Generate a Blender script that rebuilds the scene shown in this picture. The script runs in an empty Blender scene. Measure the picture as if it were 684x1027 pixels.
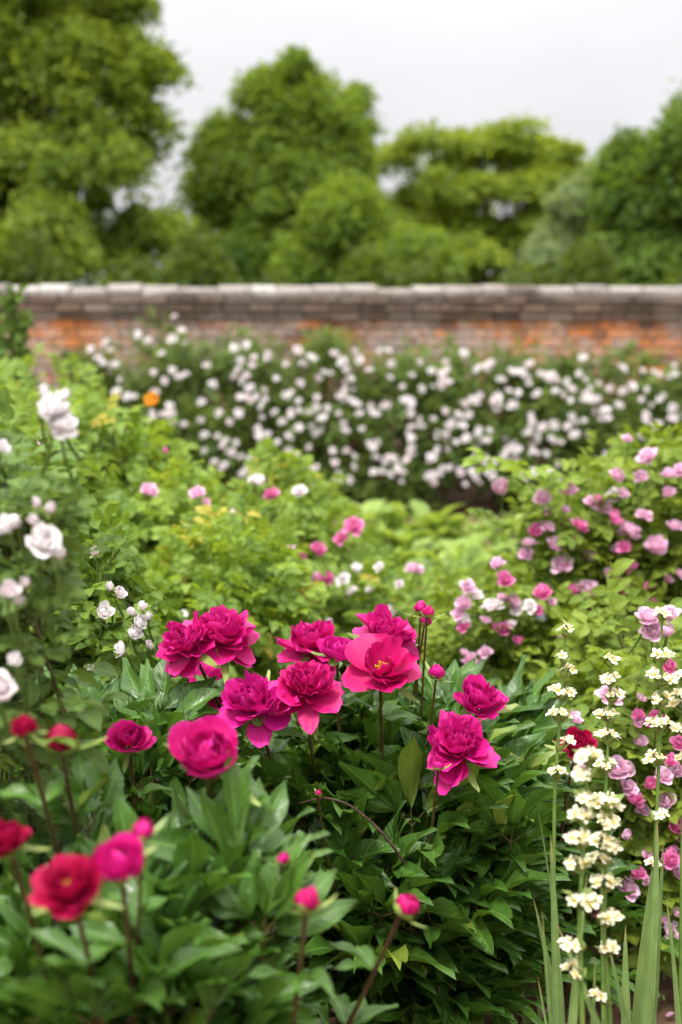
import bpy, math, random
import numpy as np
from mathutils import Matrix, Vector

rng = np.random.default_rng(11)
random.seed(11)
PI = math.pi
scene = bpy.context.scene
COL = scene.collection

# ------------------------------------------------------------------ camera
CAM_H = 1.35
FPX = 1024 * 50.0 / 36.0
TH = math.atan((512 - 345) / FPX)
cam_d = bpy.data.cameras.new('camera')
cam = bpy.data.objects.new('camera', cam_d)
COL.objects.link(cam)
cam.location = (0, 0, CAM_H)
cam.rotation_euler = (PI / 2 - TH, 0, 0)
cam_d.sensor_fit = 'VERTICAL'
cam_d.sensor_height = 36
cam_d.lens = 50
cam_d.clip_start = 0.05
cam_d.clip_end = 2000
cam_d.dof.use_dof = True
cam_d.dof.focus_distance = 2.3
cam_d.dof.aperture_fstop = 3.0
cam_d.dof.aperture_blades = 9
scene.camera = cam


def P(px, py, Y):
    """world point seen at photo pixel (684 x 1027) at depth Y in front of the camera"""
    px = px * 682 / 684.0
    py = py * 1024 / 1027.0
    u = (px - 341) / FPX
    v = (512 - py) / FPX
    s = Y / (math.cos(TH) + v * math.sin(TH))
    return np.array([u * s, Y, CAM_H + s * (v * math.cos(TH) - math.sin(TH))])


def M(px, Y):
    """metres for a length of px pixels at depth Y"""
    return px * Y / FPX


# ------------------------------------------------------------------ materials
def new_mat(name):
    m = bpy.data.materials.new(name)
    m.use_nodes = True
    nt = m.node_tree
    nt.nodes.clear()
    out = nt.nodes.new('ShaderNodeOutputMaterial')
    return m, nt, out


def node(nt, typ, **kw):
    n = nt.nodes.new(typ)
    for k, v in kw.items():
        setattr(n, k, v)
    return n


def math_node(nt, op, a, b=None, clamp=False):
    n = nt.nodes.new('ShaderNodeMath')
    n.operation = op
    n.use_clamp = clamp
    for i, x in enumerate((a, b)):
        if x is None:
            continue
        if isinstance(x, (int, float)):
            n.inputs[i].default_value = x
        else:
            nt.links.new(x, n.inputs[i])
    return n.outputs[0]


def mix_col(nt, fac, a, b, blend='MIX'):
    n = nt.nodes.new('ShaderNodeMix')
    n.data_type = 'RGBA'
    n.blend_type = blend
    for sock, x in ((n.inputs[0], fac), (n.inputs[6], a), (n.inputs[7], b)):
        if isinstance(x, (int, float)):
            sock.default_value = x
        elif isinstance(x, (tuple, list)):
            sock.default_value = (*x[:3], 1)
        else:
            nt.links.new(x, sock)
    return n.outputs[2]


def lp_node(nt):
    a = node(nt, 'ShaderNodeAttribute', attribute_name='lp')
    s = node(nt, 'ShaderNodeSeparateXYZ')
    nt.links.new(a.outputs['Vector'], s.inputs[0])
    return s.outputs[0], s.outputs[1], s.outputs[2]


def smooth(nt, val, lo, hi):
    n = node(nt, 'ShaderNodeMapRange', interpolation_type='SMOOTHSTEP')
    nt.links.new(val, n.inputs[0])
    n.inputs[1].default_value = lo
    n.inputs[2].default_value = hi
    return n.outputs[0]


def leaf_mat(name, dark, light, rough=0.45, transl=0.3, veins=0.0, rib=0.35, spec=0.4, odd=None, mott=0.25):
    m, nt, out = new_mat(name)
    r, u, v = lp_node(nt)
    base = mix_col(nt, r, dark, light)
    if odd is not None:
        base = mix_col(nt, smooth(nt, r, 0.93, 0.95), base, odd)
    tc = node(nt, 'ShaderNodeTexCoord')
    nz = node(nt, 'ShaderNodeTexNoise')
    nz.inputs['Scale'].default_value = 30
    nz.inputs['Detail'].default_value = 3
    nt.links.new(tc.outputs['Object'], nz.inputs['Vector'])
    base = mix_col(nt, math_node(nt, 'MULTIPLY', smooth(nt, nz.outputs[0], 0.35, 0.7), mott), base,
                   tuple(min(1, c * 1.9 + 0.01) for c in light))
    au = math_node(nt, 'ABSOLUTE', u)
    if rib:
        ribm = math_node(nt, 'MULTIPLY', math_node(nt, 'SUBTRACT', 1.0, smooth(nt, au, 0.03, 0.16)), rib)
        base = mix_col(nt, ribm, base, tuple(min(1, c * 2.4 + 0.02) for c in light))
    bs = node(nt, 'ShaderNodeBsdfPrincipled')
    nt.links.new(base, bs.inputs['Base Color'])
    bs.inputs['Roughness'].default_value = rough
    bs.inputs['Specular IOR Level'].default_value = spec
    if veins:
        ph = math_node(nt, 'SUBTRACT', math_node(nt, 'MULTIPLY', v, 11 * 2 * PI), math_node(nt, 'MULTIPLY', au, 14.0))
        w = math_node(nt, 'SINE', ph)
        w = smooth(nt, w, 0.3, 1.0)
        h = math_node(nt, 'ADD', w, math_node(nt, 'MULTIPLY', nz.outputs[0], 1.5))
        bp = node(nt, 'ShaderNodeBump')
        bp.inputs['Strength'].default_value = veins
        bp.inputs['Distance'].default_value = 0.002
        nt.links.new(h, bp.inputs['Height'])
        nt.links.new(bp.outputs[0], bs.inputs['Normal'])
    tr = node(nt, 'ShaderNodeBsdfTranslucent')
    nt.links.new(mix_col(nt, 0.55, base, tuple(min(1, c * k) for c, k in zip(light, (2.6, 2.4, 1.2)))), tr.inputs[0])
    mx = node(nt, 'ShaderNodeMixShader')
    mx.inputs[0].default_value = transl
    nt.links.new(bs.outputs[0], mx.inputs[1])
    nt.links.new(tr.outputs[0], mx.inputs[2])
    nt.links.new(mx.outputs[0], out.inputs[0])
    return m


def petal_mat(name, base_c, mid_c, edge_c, rough=0.5, transl=0.3, alt=None, sheen=0.0, streak=0.3, vary=None):
    m, nt, out = new_mat(name)
    r, u, v = lp_node(nt)
    c = mix_col(nt, smooth(nt, v, 0.0, 0.55), base_c, mid_c)
    c = mix_col(nt, smooth(nt, v, 0.75, 1.05), c, edge_c)
    if alt is not None:
        c = mix_col(nt, math_node(nt, 'MULTIPLY', r, 0.8), c, alt)
    # fine lengthwise veins that belong to the petal
    tcv = node(nt, 'ShaderNodeCombineXYZ')
    nt.links.new(math_node(nt, 'MULTIPLY', u, 9.0), tcv.inputs[0])
    nt.links.new(math_node(nt, 'MULTIPLY', v, 1.2), tcv.inputs[1])
    nt.links.new(math_node(nt, 'MULTIPLY', r, 37.0), tcv.inputs[2])
    nz = node(nt, 'ShaderNodeTexNoise')
    nz.inputs['Scale'].default_value = 2.2
    nz.inputs['Detail'].default_value = 3
    nt.links.new(tcv.outputs[0], nz.inputs['Vector'])
    c = mix_col(nt, math_node(nt, 'MULTIPLY', smooth(nt, nz.outputs[0], 0.4, 0.75), streak), c, edge_c)
    bs = node(nt, 'ShaderNodeBsdfPrincipled')
    nt.links.new(c, bs.inputs['Base Color'])
    bs.inputs['Roughness'].default_value = rough
    bs.inputs['Specular IOR Level'].default_value = 0.35
    bs.inputs['Sheen Weight'].default_value = sheen
    if vary is not None:
        oi = node(nt, 'ShaderNodeObjectInfo')
        for k_, (lo_, hi_) in enumerate(((0.5, 1.0), (0.5, 0.0))):
            c = mix_col(nt, math_node(nt, 'MULTIPLY', smooth(nt, oi.outputs['Random'], lo_, hi_), 0.55), c, vary[k_])
        nt.links.new(c, bs.inputs['Base Color'])
    bs.inputs['Sheen Tint'].default_value = (*edge_c, 1)
    bp = node(nt, 'ShaderNodeBump')
    bp.inputs['Strength'].default_value = 0.25
    bp.inputs['Distance'].default_value = 0.002
    nt.links.new(nz.outputs[0], bp.inputs['Height'])
    nt.links.new(bp.outputs[0], bs.inputs['Normal'])
    tr = node(nt, 'ShaderNodeBsdfTranslucent')
    nt.links.new(c, tr.inputs[0])
    mx = node(nt, 'ShaderNodeMixShader')
    mx.inputs[0].default_value = transl
    nt.links.new(bs.outputs[0], mx.inputs[1])
    nt.links.new(tr.outputs[0], mx.inputs[2])
    nt.links.new(mx.outputs[0], out.inputs[0])
    return m


def plain_mat(name, a, b, scale=20, rough=0.8, bump=0.3, spec=0.3, dist=0.01):
    m, nt, out = new_mat(name)
    tc = node(nt, 'ShaderNodeTexCoord')
    nz = node(nt, 'ShaderNodeTexNoise')
    nz.inputs['Scale'].default_value = scale
    nz.inputs['Detail'].default_value = 6
    nt.links.new(tc.outputs['Object'], nz.inputs['Vector'])
    c = mix_col(nt, smooth(nt, nz.outputs[0], 0.3, 0.7), a, b)
    bs = node(nt, 'ShaderNodeBsdfPrincipled')
    nt.links.new(c, bs.inputs['Base Color'])
    bs.inputs['Roughness'].default_value = rough
    bs.inputs['Specular IOR Level'].default_value = spec
    bp = node(nt, 'ShaderNodeBump')
    bp.inputs['Strength'].default_value = bump
    bp.inputs['Distance'].default_value = dist
    nt.links.new(nz.outputs[0], bp.inputs['Height'])
    nt.links.new(bp.outputs[0], bs.inputs['Normal'])
    nt.links.new(bs.outputs[0], out.inputs[0])
    return m


def brick_mat(name, ramp, lichen, lich_amt, rough=0.9):
    """per brick colour from the lp attribute, weather stains from world noise"""
    m, nt, out = new_mat(name)
    r, u, v = lp_node(nt)
    cr = node(nt, 'ShaderNodeValToRGB')
    el = cr.color_ramp.elements
    while len(el) < len(ramp):
        el.new(0.5)
    for e, (p, c) in zip(el, ramp):
        e.position = p
        e.color = (*c, 1)
    nt.links.new(r, cr.inputs[0])
    tc = node(nt, 'ShaderNodeTexCoord')
    n1 = node(nt, 'ShaderNodeTexNoise')
    n1.inputs['Scale'].default_value = 1.0
    n1.inputs['Detail'].default_value = 6
    n1.inputs['Roughness'].default_value = 0.65
    nt.links.new(tc.outputs['Object'], n1.inputs['Vector'])
    n2 = node(nt, 'ShaderNodeTexNoise')
    n2.inputs['Scale'].default_value = 22
    n2.inputs['Detail'].default_value = 5
    nt.links.new(tc.outputs['Object'], n2.inputs['Vector'])
    mask = math_node(nt, 'MULTIPLY', smooth(nt, n1.outputs[0], 0.38, 0.52), lich_amt)
    mask = math_node(nt, 'MULTIPLY', mask, smooth(nt, n2.outputs[0], 0.3, 0.55))
    c = mix_col(nt, mask, cr.outputs[0], lichen)
    c = mix_col(nt, math_node(nt, 'MULTIPLY', smooth(nt, n2.outputs[0], 0.55, 0.75), 0.5), c, (0.07, 0.05, 0.04))
    bs = node(nt, 'ShaderNodeBsdfPrincipled')
    nt.links.new(c, bs.inputs['Base Color'])
    bs.inputs['Roughness'].default_value = rough
    bs.inputs['Specular IOR Level'].default_value = 0.2
    bp = node(nt, 'ShaderNodeBump')
    bp.inputs['Strength'].default_value = 0.6
    bp.inputs['Distance'].default_value = 0.008
    nt.links.new(n2.outputs[0], bp.inputs['Height'])
    nt.links.new(bp.outputs[0], bs.inputs['Normal'])
    nt.links.new(bs.outputs[0], out.inputs[0])
    return m


MAT = {}
MAT['peony_leaf'] = leaf_mat('peony leaf', (0.016, 0.052, 0.007), (0.066, 0.145, 0.018), rough=0.34, transl=0.24, veins=0.35, rib=0.4, spec=0.4, odd=(0.17, 0.23, 0.03))
MAT['peony_stem'] = plain_mat('peony stem', (0.07, 0.028, 0.016), (0.10, 0.085, 0.025), 25, 0.5, 0.1)
MAT['green_stem'] = plain_mat('green stem', (0.07, 0.14, 0.025), (0.13, 0.20, 0.04), 25, 0.5, 0.1)
MAT['sepal'] = leaf_mat('sepal', (0.09, 0.16, 0.03), (0.22, 0.27, 0.06), rough=0.5, transl=0.15, rib=0.1)
MAT['cane'] = plain_mat('rose cane', (0.06, 0.07, 0.02), (0.12, 0.10, 0.04), 30, 0.6, 0.2)
MAT['dead'] = plain_mat('bare stem bark', (0.035, 0.018, 0.012), (0.09, 0.05, 0.03), 40, 0.7, 0.4)
MAT['rose_leaf'] = leaf_mat('rose leaf', (0.036, 0.085, 0.010), (0.130, 0.205, 0.022), rough=0.55, transl=0.33, rib=0.25, veins=0.25, spec=0.25)
MAT['fresh_leaf'] = leaf_mat('fresh rose leaf', (0.045, 0.100, 0.010), (0.185, 0.250, 0.028), rough=0.55, transl=0.36, rib=0.25, veins=0.2, spec=0.25)
MAT['grey_rose_leaf'] = leaf_mat('greyish rose leaf', (0.040, 0.090, 0.022), (0.125, 0.195, 0.038), rough=0.55, transl=0.3, rib=0.25, veins=0.25, spec=0.25)
MAT['lime_leaf'] = leaf_mat('yellow green rose leaf', (0.045, 0.105, 0.014), (0.200, 0.285, 0.034), rough=0.55, transl=0.4, rib=0.2, odd=(0.36, 0.28, 0.04), spec=0.3)
MAT['low_leaf'] = leaf_mat('pale green leaf', (0.085, 0.165, 0.022), (0.235, 0.32, 0.06), rough=0.5, transl=0.35, rib=0.2)
MAT['climber_leaf'] = leaf_mat('climbing rose leaf', (0.022, 0.054, 0.008), (0.115, 0.170, 0.024), rough=0.55, transl=0.3, rib=0.0, spec=0.25)
MAT['sword_leaf'] = leaf_mat('sword leaf', (0.095, 0.165, 0.045), (0.17, 0.25, 0.075), rough=0.5, transl=0.22, rib=0.15)


def sword_mat():
    m = MAT['sword_leaf']
    nt = m.node_tree
    bs = [n for n in nt.nodes if n.type == 'BSDF_PRINCIPLED'][0]
    src = bs.inputs['Base Color'].links[0].from_socket
    r, u, v = lp_node(nt)
    cv = node(nt, 'ShaderNodeCombineXYZ')
    nt.links.new(math_node(nt, 'MULTIPLY', u, 9.0), cv.inputs[0])
    nt.links.new(math_node(nt, 'MULTIPLY', v, 1.5), cv.inputs[1])
    nt.links.new(math_node(nt, 'MULTIPLY', r, 40.0), cv.inputs[2])
    nz = node(nt, 'ShaderNodeTexNoise')
    nz.inputs['Scale'].default_value = 1.4
    nt.links.new(cv.outputs[0], nz.inputs['Vector'])
    c = mix_col(nt, math_node(nt, 'MULTIPLY', smooth(nt, nz.outputs[0], 0.42, 0.62), 0.6), src, (0.060, 0.120, 0.035))
    tip = smooth(nt, math_node(nt, 'ADD', v, math_node(nt, 'MULTIPLY', nz.outputs[0], 0.12)), 0.97, 1.05)
    c = mix_col(nt, math_node(nt, 'MULTIPLY', tip, 0.8), c, (0.28, 0.20, 0.08))
    nt.links.new(c, bs.inputs['Base Color'])
    bp = node(nt, 'ShaderNodeBump')
    bp.inputs['Strength'].default_value = 0.4
    bp.inputs['Distance'].default_value = 0.002
    nt.links.new(nz.outputs[0], bp.inputs['Height'])
    nt.links.new(bp.outputs[0], bs.inputs['Normal'])


sword_mat()
MAT['tree_a'] = leaf_mat('lime tree leaf', (0.055, 0.100, 0.012), (0.215, 0.285, 0.032), rough=0.6, transl=0.42, rib=0, mott=0.0, spec=0.2)
MAT['tree_b'] = leaf_mat('broadleaf tree leaf', (0.048, 0.098, 0.012), (0.185, 0.265, 0.032), rough=0.6, transl=0.42, rib=0, mott=0.0, spec=0.2)
MAT['tree_c'] = leaf_mat('yellowish tree leaf', (0.075, 0.125, 0.012), (0.235, 0.300, 0.032), rough=0.6, transl=0.42, rib=0, mott=0.0, spec=0.2)
MAT['tree_d'] = leaf_mat('silver green leaf', (0.100, 0.140, 0.060), (0.22, 0.285, 0.13), rough=0.6, transl=0.40, rib=0, mott=0.0, spec=0.2)
MAT['tree_e'] = leaf_mat('deep green tree leaf', (0.040, 0.082, 0.012), (0.140, 0.215, 0.030), rough=0.6, transl=0.40, rib=0, mott=0.0, spec=0.2)
MAT['hedge'] = leaf_mat('hedge leaf', (0.028, 0.052, 0.007), (0.090, 0.130, 0.014), rough=0.6, transl=0.40, rib=0, mott=0.0, spec=0.2)
MAT['bark'] = plain_mat('tree bark', (0.045, 0.035, 0.025), (0.11, 0.09, 0.07), 6, 0.9, 0.6)
MAT['peony'] = petal_mat('magenta peony petal', (0.36, 0.001, 0.05), (0.58, 0.003, 0.15), (0.76, 0.035, 0.33), rough=0.5, transl=0.26, alt=(0.48, 0.002, 0.15), sheen=0.0, streak=0.4, vary=((0.60, 0.010, 0.27), (0.46, 0.002, 0.075)))
MAT['peony_red'] = petal_mat('crimson peony petal', (0.22, 0.001, 0.02), (0.38, 0.002, 0.045), (0.52, 0.01, 0.10), rough=0.45, transl=0.22, alt=(0.28, 0.001, 0.03), sheen=0.1)
MAT['stamen'] = plain_mat('yellow stamen', (0.75, 0.36, 0.02), (0.85, 0.55, 0.06), 200, 0.7, 0.2)
MAT['pink'] = petal_mat('pink rose petal', (0.72, 0.20, 0.42), (0.83, 0.42, 0.62), (0.88, 0.72, 0.82), rough=0.55, transl=0.3, alt=(0.85, 0.60, 0.75))
MAT['hot_pink'] = petal_mat('deep pink rose petal', (0.62, 0.04, 0.22), (0.78, 0.12, 0.38), (0.86, 0.42, 0.64), rough=0.55, transl=0.3, alt=(0.76, 0.24, 0.50))
MAT['lilac'] = petal_mat('lilac pink rose petal', (0.66, 0.21, 0.43), (0.81, 0.45, 0.62), (0.87, 0.70, 0.80), rough=0.55, transl=0.3, alt=(0.82, 0.56, 0.71))
MAT['white'] = petal_mat('white rose petal', (0.84, 0.76, 0.70), (0.86, 0.83, 0.82), (0.87, 0.86, 0.86), rough=0.55, transl=0.25, alt=(0.86, 0.78, 0.79), streak=0.2)
MAT['blush'] = petal_mat('blush rose petal', (0.82, 0.62, 0.58), (0.85, 0.76, 0.76), (0.87, 0.83, 0.84), rough=0.55, transl=0.3, alt=(0.86, 0.78, 0.80), streak=0.2)
MAT['cream'] = petal_mat('cream floret petal', (0.74, 0.56, 0.12), (0.83, 0.77, 0.52), (0.86, 0.83, 0.70), rough=0.6, transl=0.25, streak=0.1)
MAT['blue'] = petal_mat('pale blue petal', (0.35, 0.38, 0.75), (0.50, 0.54, 0.82), (0.68, 0.70, 0.86), rough=0.55, transl=0.3)
MAT['orange'] = petal_mat('orange petal', (0.75, 0.25, 0.02), (0.82, 0.38, 0.03), (0.85, 0.5, 0.08), rough=0.55, transl=0.3)
MAT['fallen'] = petal_mat('fallen petal', (0.35, 0.16, 0.24), (0.50, 0.27, 0.38), (0.62, 0.42, 0.50), rough=0.6, transl=0.1)
MAT['soil'] = plain_mat('garden soil', (0.045, 0.023, 0.013), (0.15, 0.080, 0.045), 14, 0.95, 0.9, dist=0.03)
MAT['lawn'] = plain_mat('meadow grass', (0.03, 0.06, 0.012), (0.07, 0.11, 0.02), 3, 0.9, 0.5)
MAT['mortar'] = plain_mat('lime mortar', (0.22, 0.19, 0.16), (0.38, 0.34, 0.29), 12, 0.95, 0.5)
MAT['brick'] = brick_mat('old brick', [(0, (0.11, 0.06, 0.04)), (0.3, (0.26, 0.115, 0.055)), (0.65, (0.44, 0.15, 0.04)), (1, (0.36, 0.20, 0.12))], (0.36, 0.30, 0.26), 0.8)
MAT['course'] = brick_mat('weathered brick course', [(0, (0.045, 0.034, 0.026)), (0.4, (0.11, 0.075, 0.05)), (0.8, (0.18, 0.12, 0.085)), (1, (0.24, 0.19, 0.155))], (0.20, 0.175, 0.15), 0.5)
MAT['coping'] = brick_mat('lichened coping', [(0, (0.06, 0.048, 0.038)), (0.4, (0.13, 0.105, 0.085)), (0.8, (0.22, 0.19, 0.165)), (1, (0.42, 0.40, 0.38))], (0.33, 0.305, 0.28), 0.7)


# ------------------------------------------------------------------ mesh builder
def grid_faces(nu, nv):
    i = np.arange(nu - 1)[None, :] + np.arange(nv - 1)[:, None] * nu
    i = i.ravel()
    return np.stack([i, i + 1, i + 1 + nu, i + nu], 1)


class MB:
    def __init__(self):
        self.v, self.f, self.a, self.n = [], [], [], 0

    def add(self, v, f, lp):
        self.v.append(v)
        self.f.append(f + self.n)
        self.a.append(lp)
        self.n += len(v)

    def stamp(self, tpl, mats, locs, rnd):
        """tpl = (verts, faces, uv); mats N x 3 x 3 with columns as axes"""
        tv, tf, tuv = tpl
        N, V = len(locs), len(tv)
        if N == 0:
            return
        v = np.einsum('nij,vj->nvi', mats, tv) + locs[:, None, :]
        f = (tf[None] + (np.arange(N) * V)[:, None, None]).reshape(-1, 4)
        lp = np.empty((N, V, 3))
        lp[:, :, 0] = np.asarray(rnd)[:, None]
        lp[:, :, 1:] = tuv[None]
        self.add(v.reshape(-1, 3), f, lp.reshape(-1, 3))

    def tube(self, pts, r0, r1, sides=6, rnd=0.5):
        pts = np.asarray(pts, float)
        k = len(pts)
        t = np.gradient(pts, axis=0)
        t /= np.linalg.norm(t, axis=1)[:, None] + 1e-9
        ref = np.array([0.31, 0.89, 0.33])
        x = np.cross(t, ref)
        x /= np.linalg.norm(x, axis=1)[:, None] + 1e-9
        y = np.cross(t, x)
        r = np.asarray(r0 + (r1 - r0) * np.linspace(0, 1, k)) if np.isscalar(r0) else np.asarray(r0)
        a = np.linspace(0, 2 * PI, sides + 1)
        v = pts[:, None] + r[:, None, None] * (np.cos(a)[None, :, None] * x[:, None] + np.sin(a)[None, :, None] * y[:, None])
        lp = np.zeros((k, sides + 1, 3))
        lp[:, :, 0] = rnd
        lp[:, :, 1] = 1
        lp[:, :, 2] = np.linspace(0, 1, k)[:, None]
        self.add(v.reshape(-1, 3), grid_faces(sides + 1, k), lp.reshape(-1, 3))

    def box(self, c, s, rnd=0.5, jit=0.0):
        c, s = np.asarray(c), np.asarray(s) / 2
        q = np.array([[-1, -1, -1], [1, -1, -1], [1, 1, -1], [-1, 1, -1], [-1, -1, 1], [1, -1, 1], [1, 1, 1], [-1, 1, 1]], float)
        v = c + q * s + (rng.normal(0, jit, (8, 3)) if jit else 0)
        f = np.array([[0, 3, 2, 1], [4, 5, 6, 7], [0, 1, 5, 4], [1, 2, 6, 5], [2, 3, 7, 6], [3, 0, 4, 7]])
        lp = np.zeros((8, 3))
        lp[:, 0] = rnd
        self.add(v, f, lp)

    def mesh(self, name, smooth=True, origin=(0, 0, 0)):
        v = np.concatenate(self.v) - np.asarray(origin)
        f = np.concatenate(self.f).astype(np.int32)
        a = np.concatenate(self.a)
        me = bpy.data.meshes.new(name)
        me.vertices.add(len(v))
        me.vertices.foreach_set('co', v.astype(np.float32).ravel())
        me.loops.add(len(f) * 4)
        me.loops.foreach_set('vertex_index', f.ravel())
        me.polygons.add(len(f))
        me.polygons.foreach_set('loop_start', np.arange(len(f), dtype=np.int32) * 4)
        me.polygons.foreach_set('use_smooth', np.full(len(f), smooth))
        at = me.attributes.new('lp', 'FLOAT_VECTOR', 'POINT')
        at.data.foreach_set('vector', a.astype(np.float32).ravel())
        me.update(calc_edges=True)
        return me


def link(name, me, mat, parent=None):
    o = bpy.data.objects.new(name, me)
    if mat is not None and not me.materials:
        me.materials.append(mat)
    COL.objects.link(o)
    if parent is not None:
        o.parent = parent
    return o


def part(name, mb, mat, root, smooth=True, label=None):
    """a mesh given in world coordinates as a child of root (an Empty without rotation)"""
    o = link(name, mb.mesh(name, smooth, root.location), mat, root)
    if label:
        o['label'] = label
    return o


def thing(name, label, cat, loc, group=None):
    o = bpy.data.objects.new(name, None)
    o.empty_display_size = 0.1
    COL.objects.link(o)
    o.location = loc
    o['label'] = label
    o['category'] = cat
    if group:
        o['group'] = group
    return o


# ------------------------------------------------------------------ templates
def norm(a):
    return a / (np.linalg.norm(a, axis=-1, keepdims=True) + 1e-9)


def frames(d, n, L, W=None):
    """axes: y along d, z near n; scaled"""
    d = norm(np.asarray(d, float))
    x = norm(np.cross(d, np.asarray(n, float)))
    z = np.cross(x, d)
    L = np.broadcast_to(np.asarray(L, float), (len(d),))
    W = L if W is None else np.broadcast_to(np.asarray(W, float), (len(d),))
    return np.stack([x * W[:, None], d * L[:, None], z * L[:, None]], axis=2)


def leaflet(w=0.36, fold=0.25, bend=0.25, nu=5, nv=8, kind='lance', wave=0.0, twist=0.0):
    t = np.linspace(0, 1, nv)
    if kind == 'lance':
        prof = np.sin(PI * t ** 0.92) ** 1.05
    elif kind == 'oval':
        prof = np.sin(PI * t ** 0.9) ** 0.6
    elif kind == 'sword':
        prof = np.clip(np.minimum(0.55 + t * 1.2, (1 - t) ** 0.6 * 1.7), 0.02, 1)
    else:
        prof = np.sin(PI * t) ** 0.7
    prof = np.maximum(prof, 0.03)
    u = np.linspace(-1, 1, nu)
    X = prof[:, None] * u[None] * w / 2
    Yl = np.broadcast_to(t[:, None], X.shape).copy()
    Z = np.abs(X) * fold * 2 - bend * t[:, None] ** 2 + wave * np.sin(t[:, None] * 9 + u[None] * 2) * np.abs(u[None]) * 0.06
    Yl = Yl - bend * 0.3 * t[:, None] ** 2
    if twist:
        a = twist * t[:, None]
        X, Z = X * np.cos(a) - Z * np.sin(a), X * np.sin(a) + Z * np.cos(a)
    v = np.stack([X, Yl, Z], 2).reshape(-1, 3)
    uv = np.stack([np.broadcast_to(u[None], X.shape), np.broadcast_to(t[:, None], X.shape)], 2).reshape(-1, 2)
    return v, grid_faces(nu, nv), uv


def merge(tpls):
    v, f, uv, n = [], [], [], 0
    for a, b, c in tpls:
        v.append(a); f.append(b + n); uv.append(c); n += len(a)
    return np.concatenate(v), np.concatenate(f), np.concatenate(uv)


def xf(tpl, yaw, pitch, loc, s):
    v, f, uv = tpl
    cy, sy, cp, sp = math.cos(yaw), math.sin(yaw), math.cos(pitch), math.sin(pitch)
    Rx = np.array([[1, 0, 0], [0, cp, -sp], [0, sp, cp]])
    Rz = np.array([[cy, -sy, 0], [sy, cy, 0], [0, 0, 1]])
    return (v * s) @ (Rz @ Rx).T + np.asarray(loc), f, uv


def stalk(p0, p1, r=0.008):
    d = np.asarray(p1, float) - np.asarray(p0, float)
    x = norm(np.cross(d, [0, 0, 1.0])) * r
    v = np.array([p0 - x, p0 + x, p1 - x, p1 + x])
    return v, np.array([[0, 1, 3, 2]]), np.array([[0, 0], [0, 0], [0, 1], [0, 1.0]])


def pinnate(n_pairs=2, lw=0.62, nu=3, nv=5, bend=0.3):
    """rose leaf of length 1: rachis with pairs of oval leaflets and one at the end"""
    lf = leaflet(lw, 0.2, bend, nu, nv, 'oval')
    out = [stalk(np.array([0, 0, 0.0]), np.array([0, 0.62, -0.03]), 0.010)]
    for k in range(n_pairs):
        y = 0.28 + 0.30 * k
        for s in (-1, 1):
            out.append(xf(lf, s * 1.05 * (1 + 0.1 * random.uniform(-1, 1)), -0.1, (0, y, -0.02 * k), 0.36 + 0.05 * k))
    out.append(xf(lf, 0.0, -0.15, (0, 0.6, -0.03), 0.45))
    return merge(out)


PEONY_LEAF = [leaflet(w, f, b, 5, 8, 'lance', wv, tw) for w, f, b, wv, tw in
              ((0.31, 0.26, 0.20, 1.0, 0.2), (0.34, 0.18, 0.32, 1.0, -0.25), (0.28, 0.34, 0.10, 0.8, 0.1), (0.37, 0.22, 0.26, 1.2, 0.35))]
ROSE_LEAF = [pinnate(2, 0.62, 3, 5, 0.3), pinnate(2, 0.68, 3, 5, 0.15), pinnate(3, 0.6, 3, 5, 0.4)]
ROSE_LEAF_LO = [pinnate(2, 0.66, 3, 3, 0.3), pinnate(1, 0.75, 3, 3, 0.2)]
OVAL = [leaflet(0.6, 0.2, 0.3, 3, 5, 'oval'), leaflet(0.7, 0.1, 0.5, 3, 5, 'oval')]
HOSTA = [leaflet(0.62, 0.15, 0.45, 5, 6, 'oval'), leaflet(0.55, 0.2, 0.6, 5, 6, 'oval')]
TREE_LEAF = (np.array([[0, 0, 0], [0.36, 0.42, 0.06], [0, 1, -0.12], [-0.36, 0.42, 0.06]], float), np.array([[0, 1, 2, 3]]),
             np.array([[0, 0], [1, .4], [0, 1], [-1, .4]], float))


def rand_dirs(n):
    return norm(rng.normal(0, 1, (n, 3)))


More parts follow.
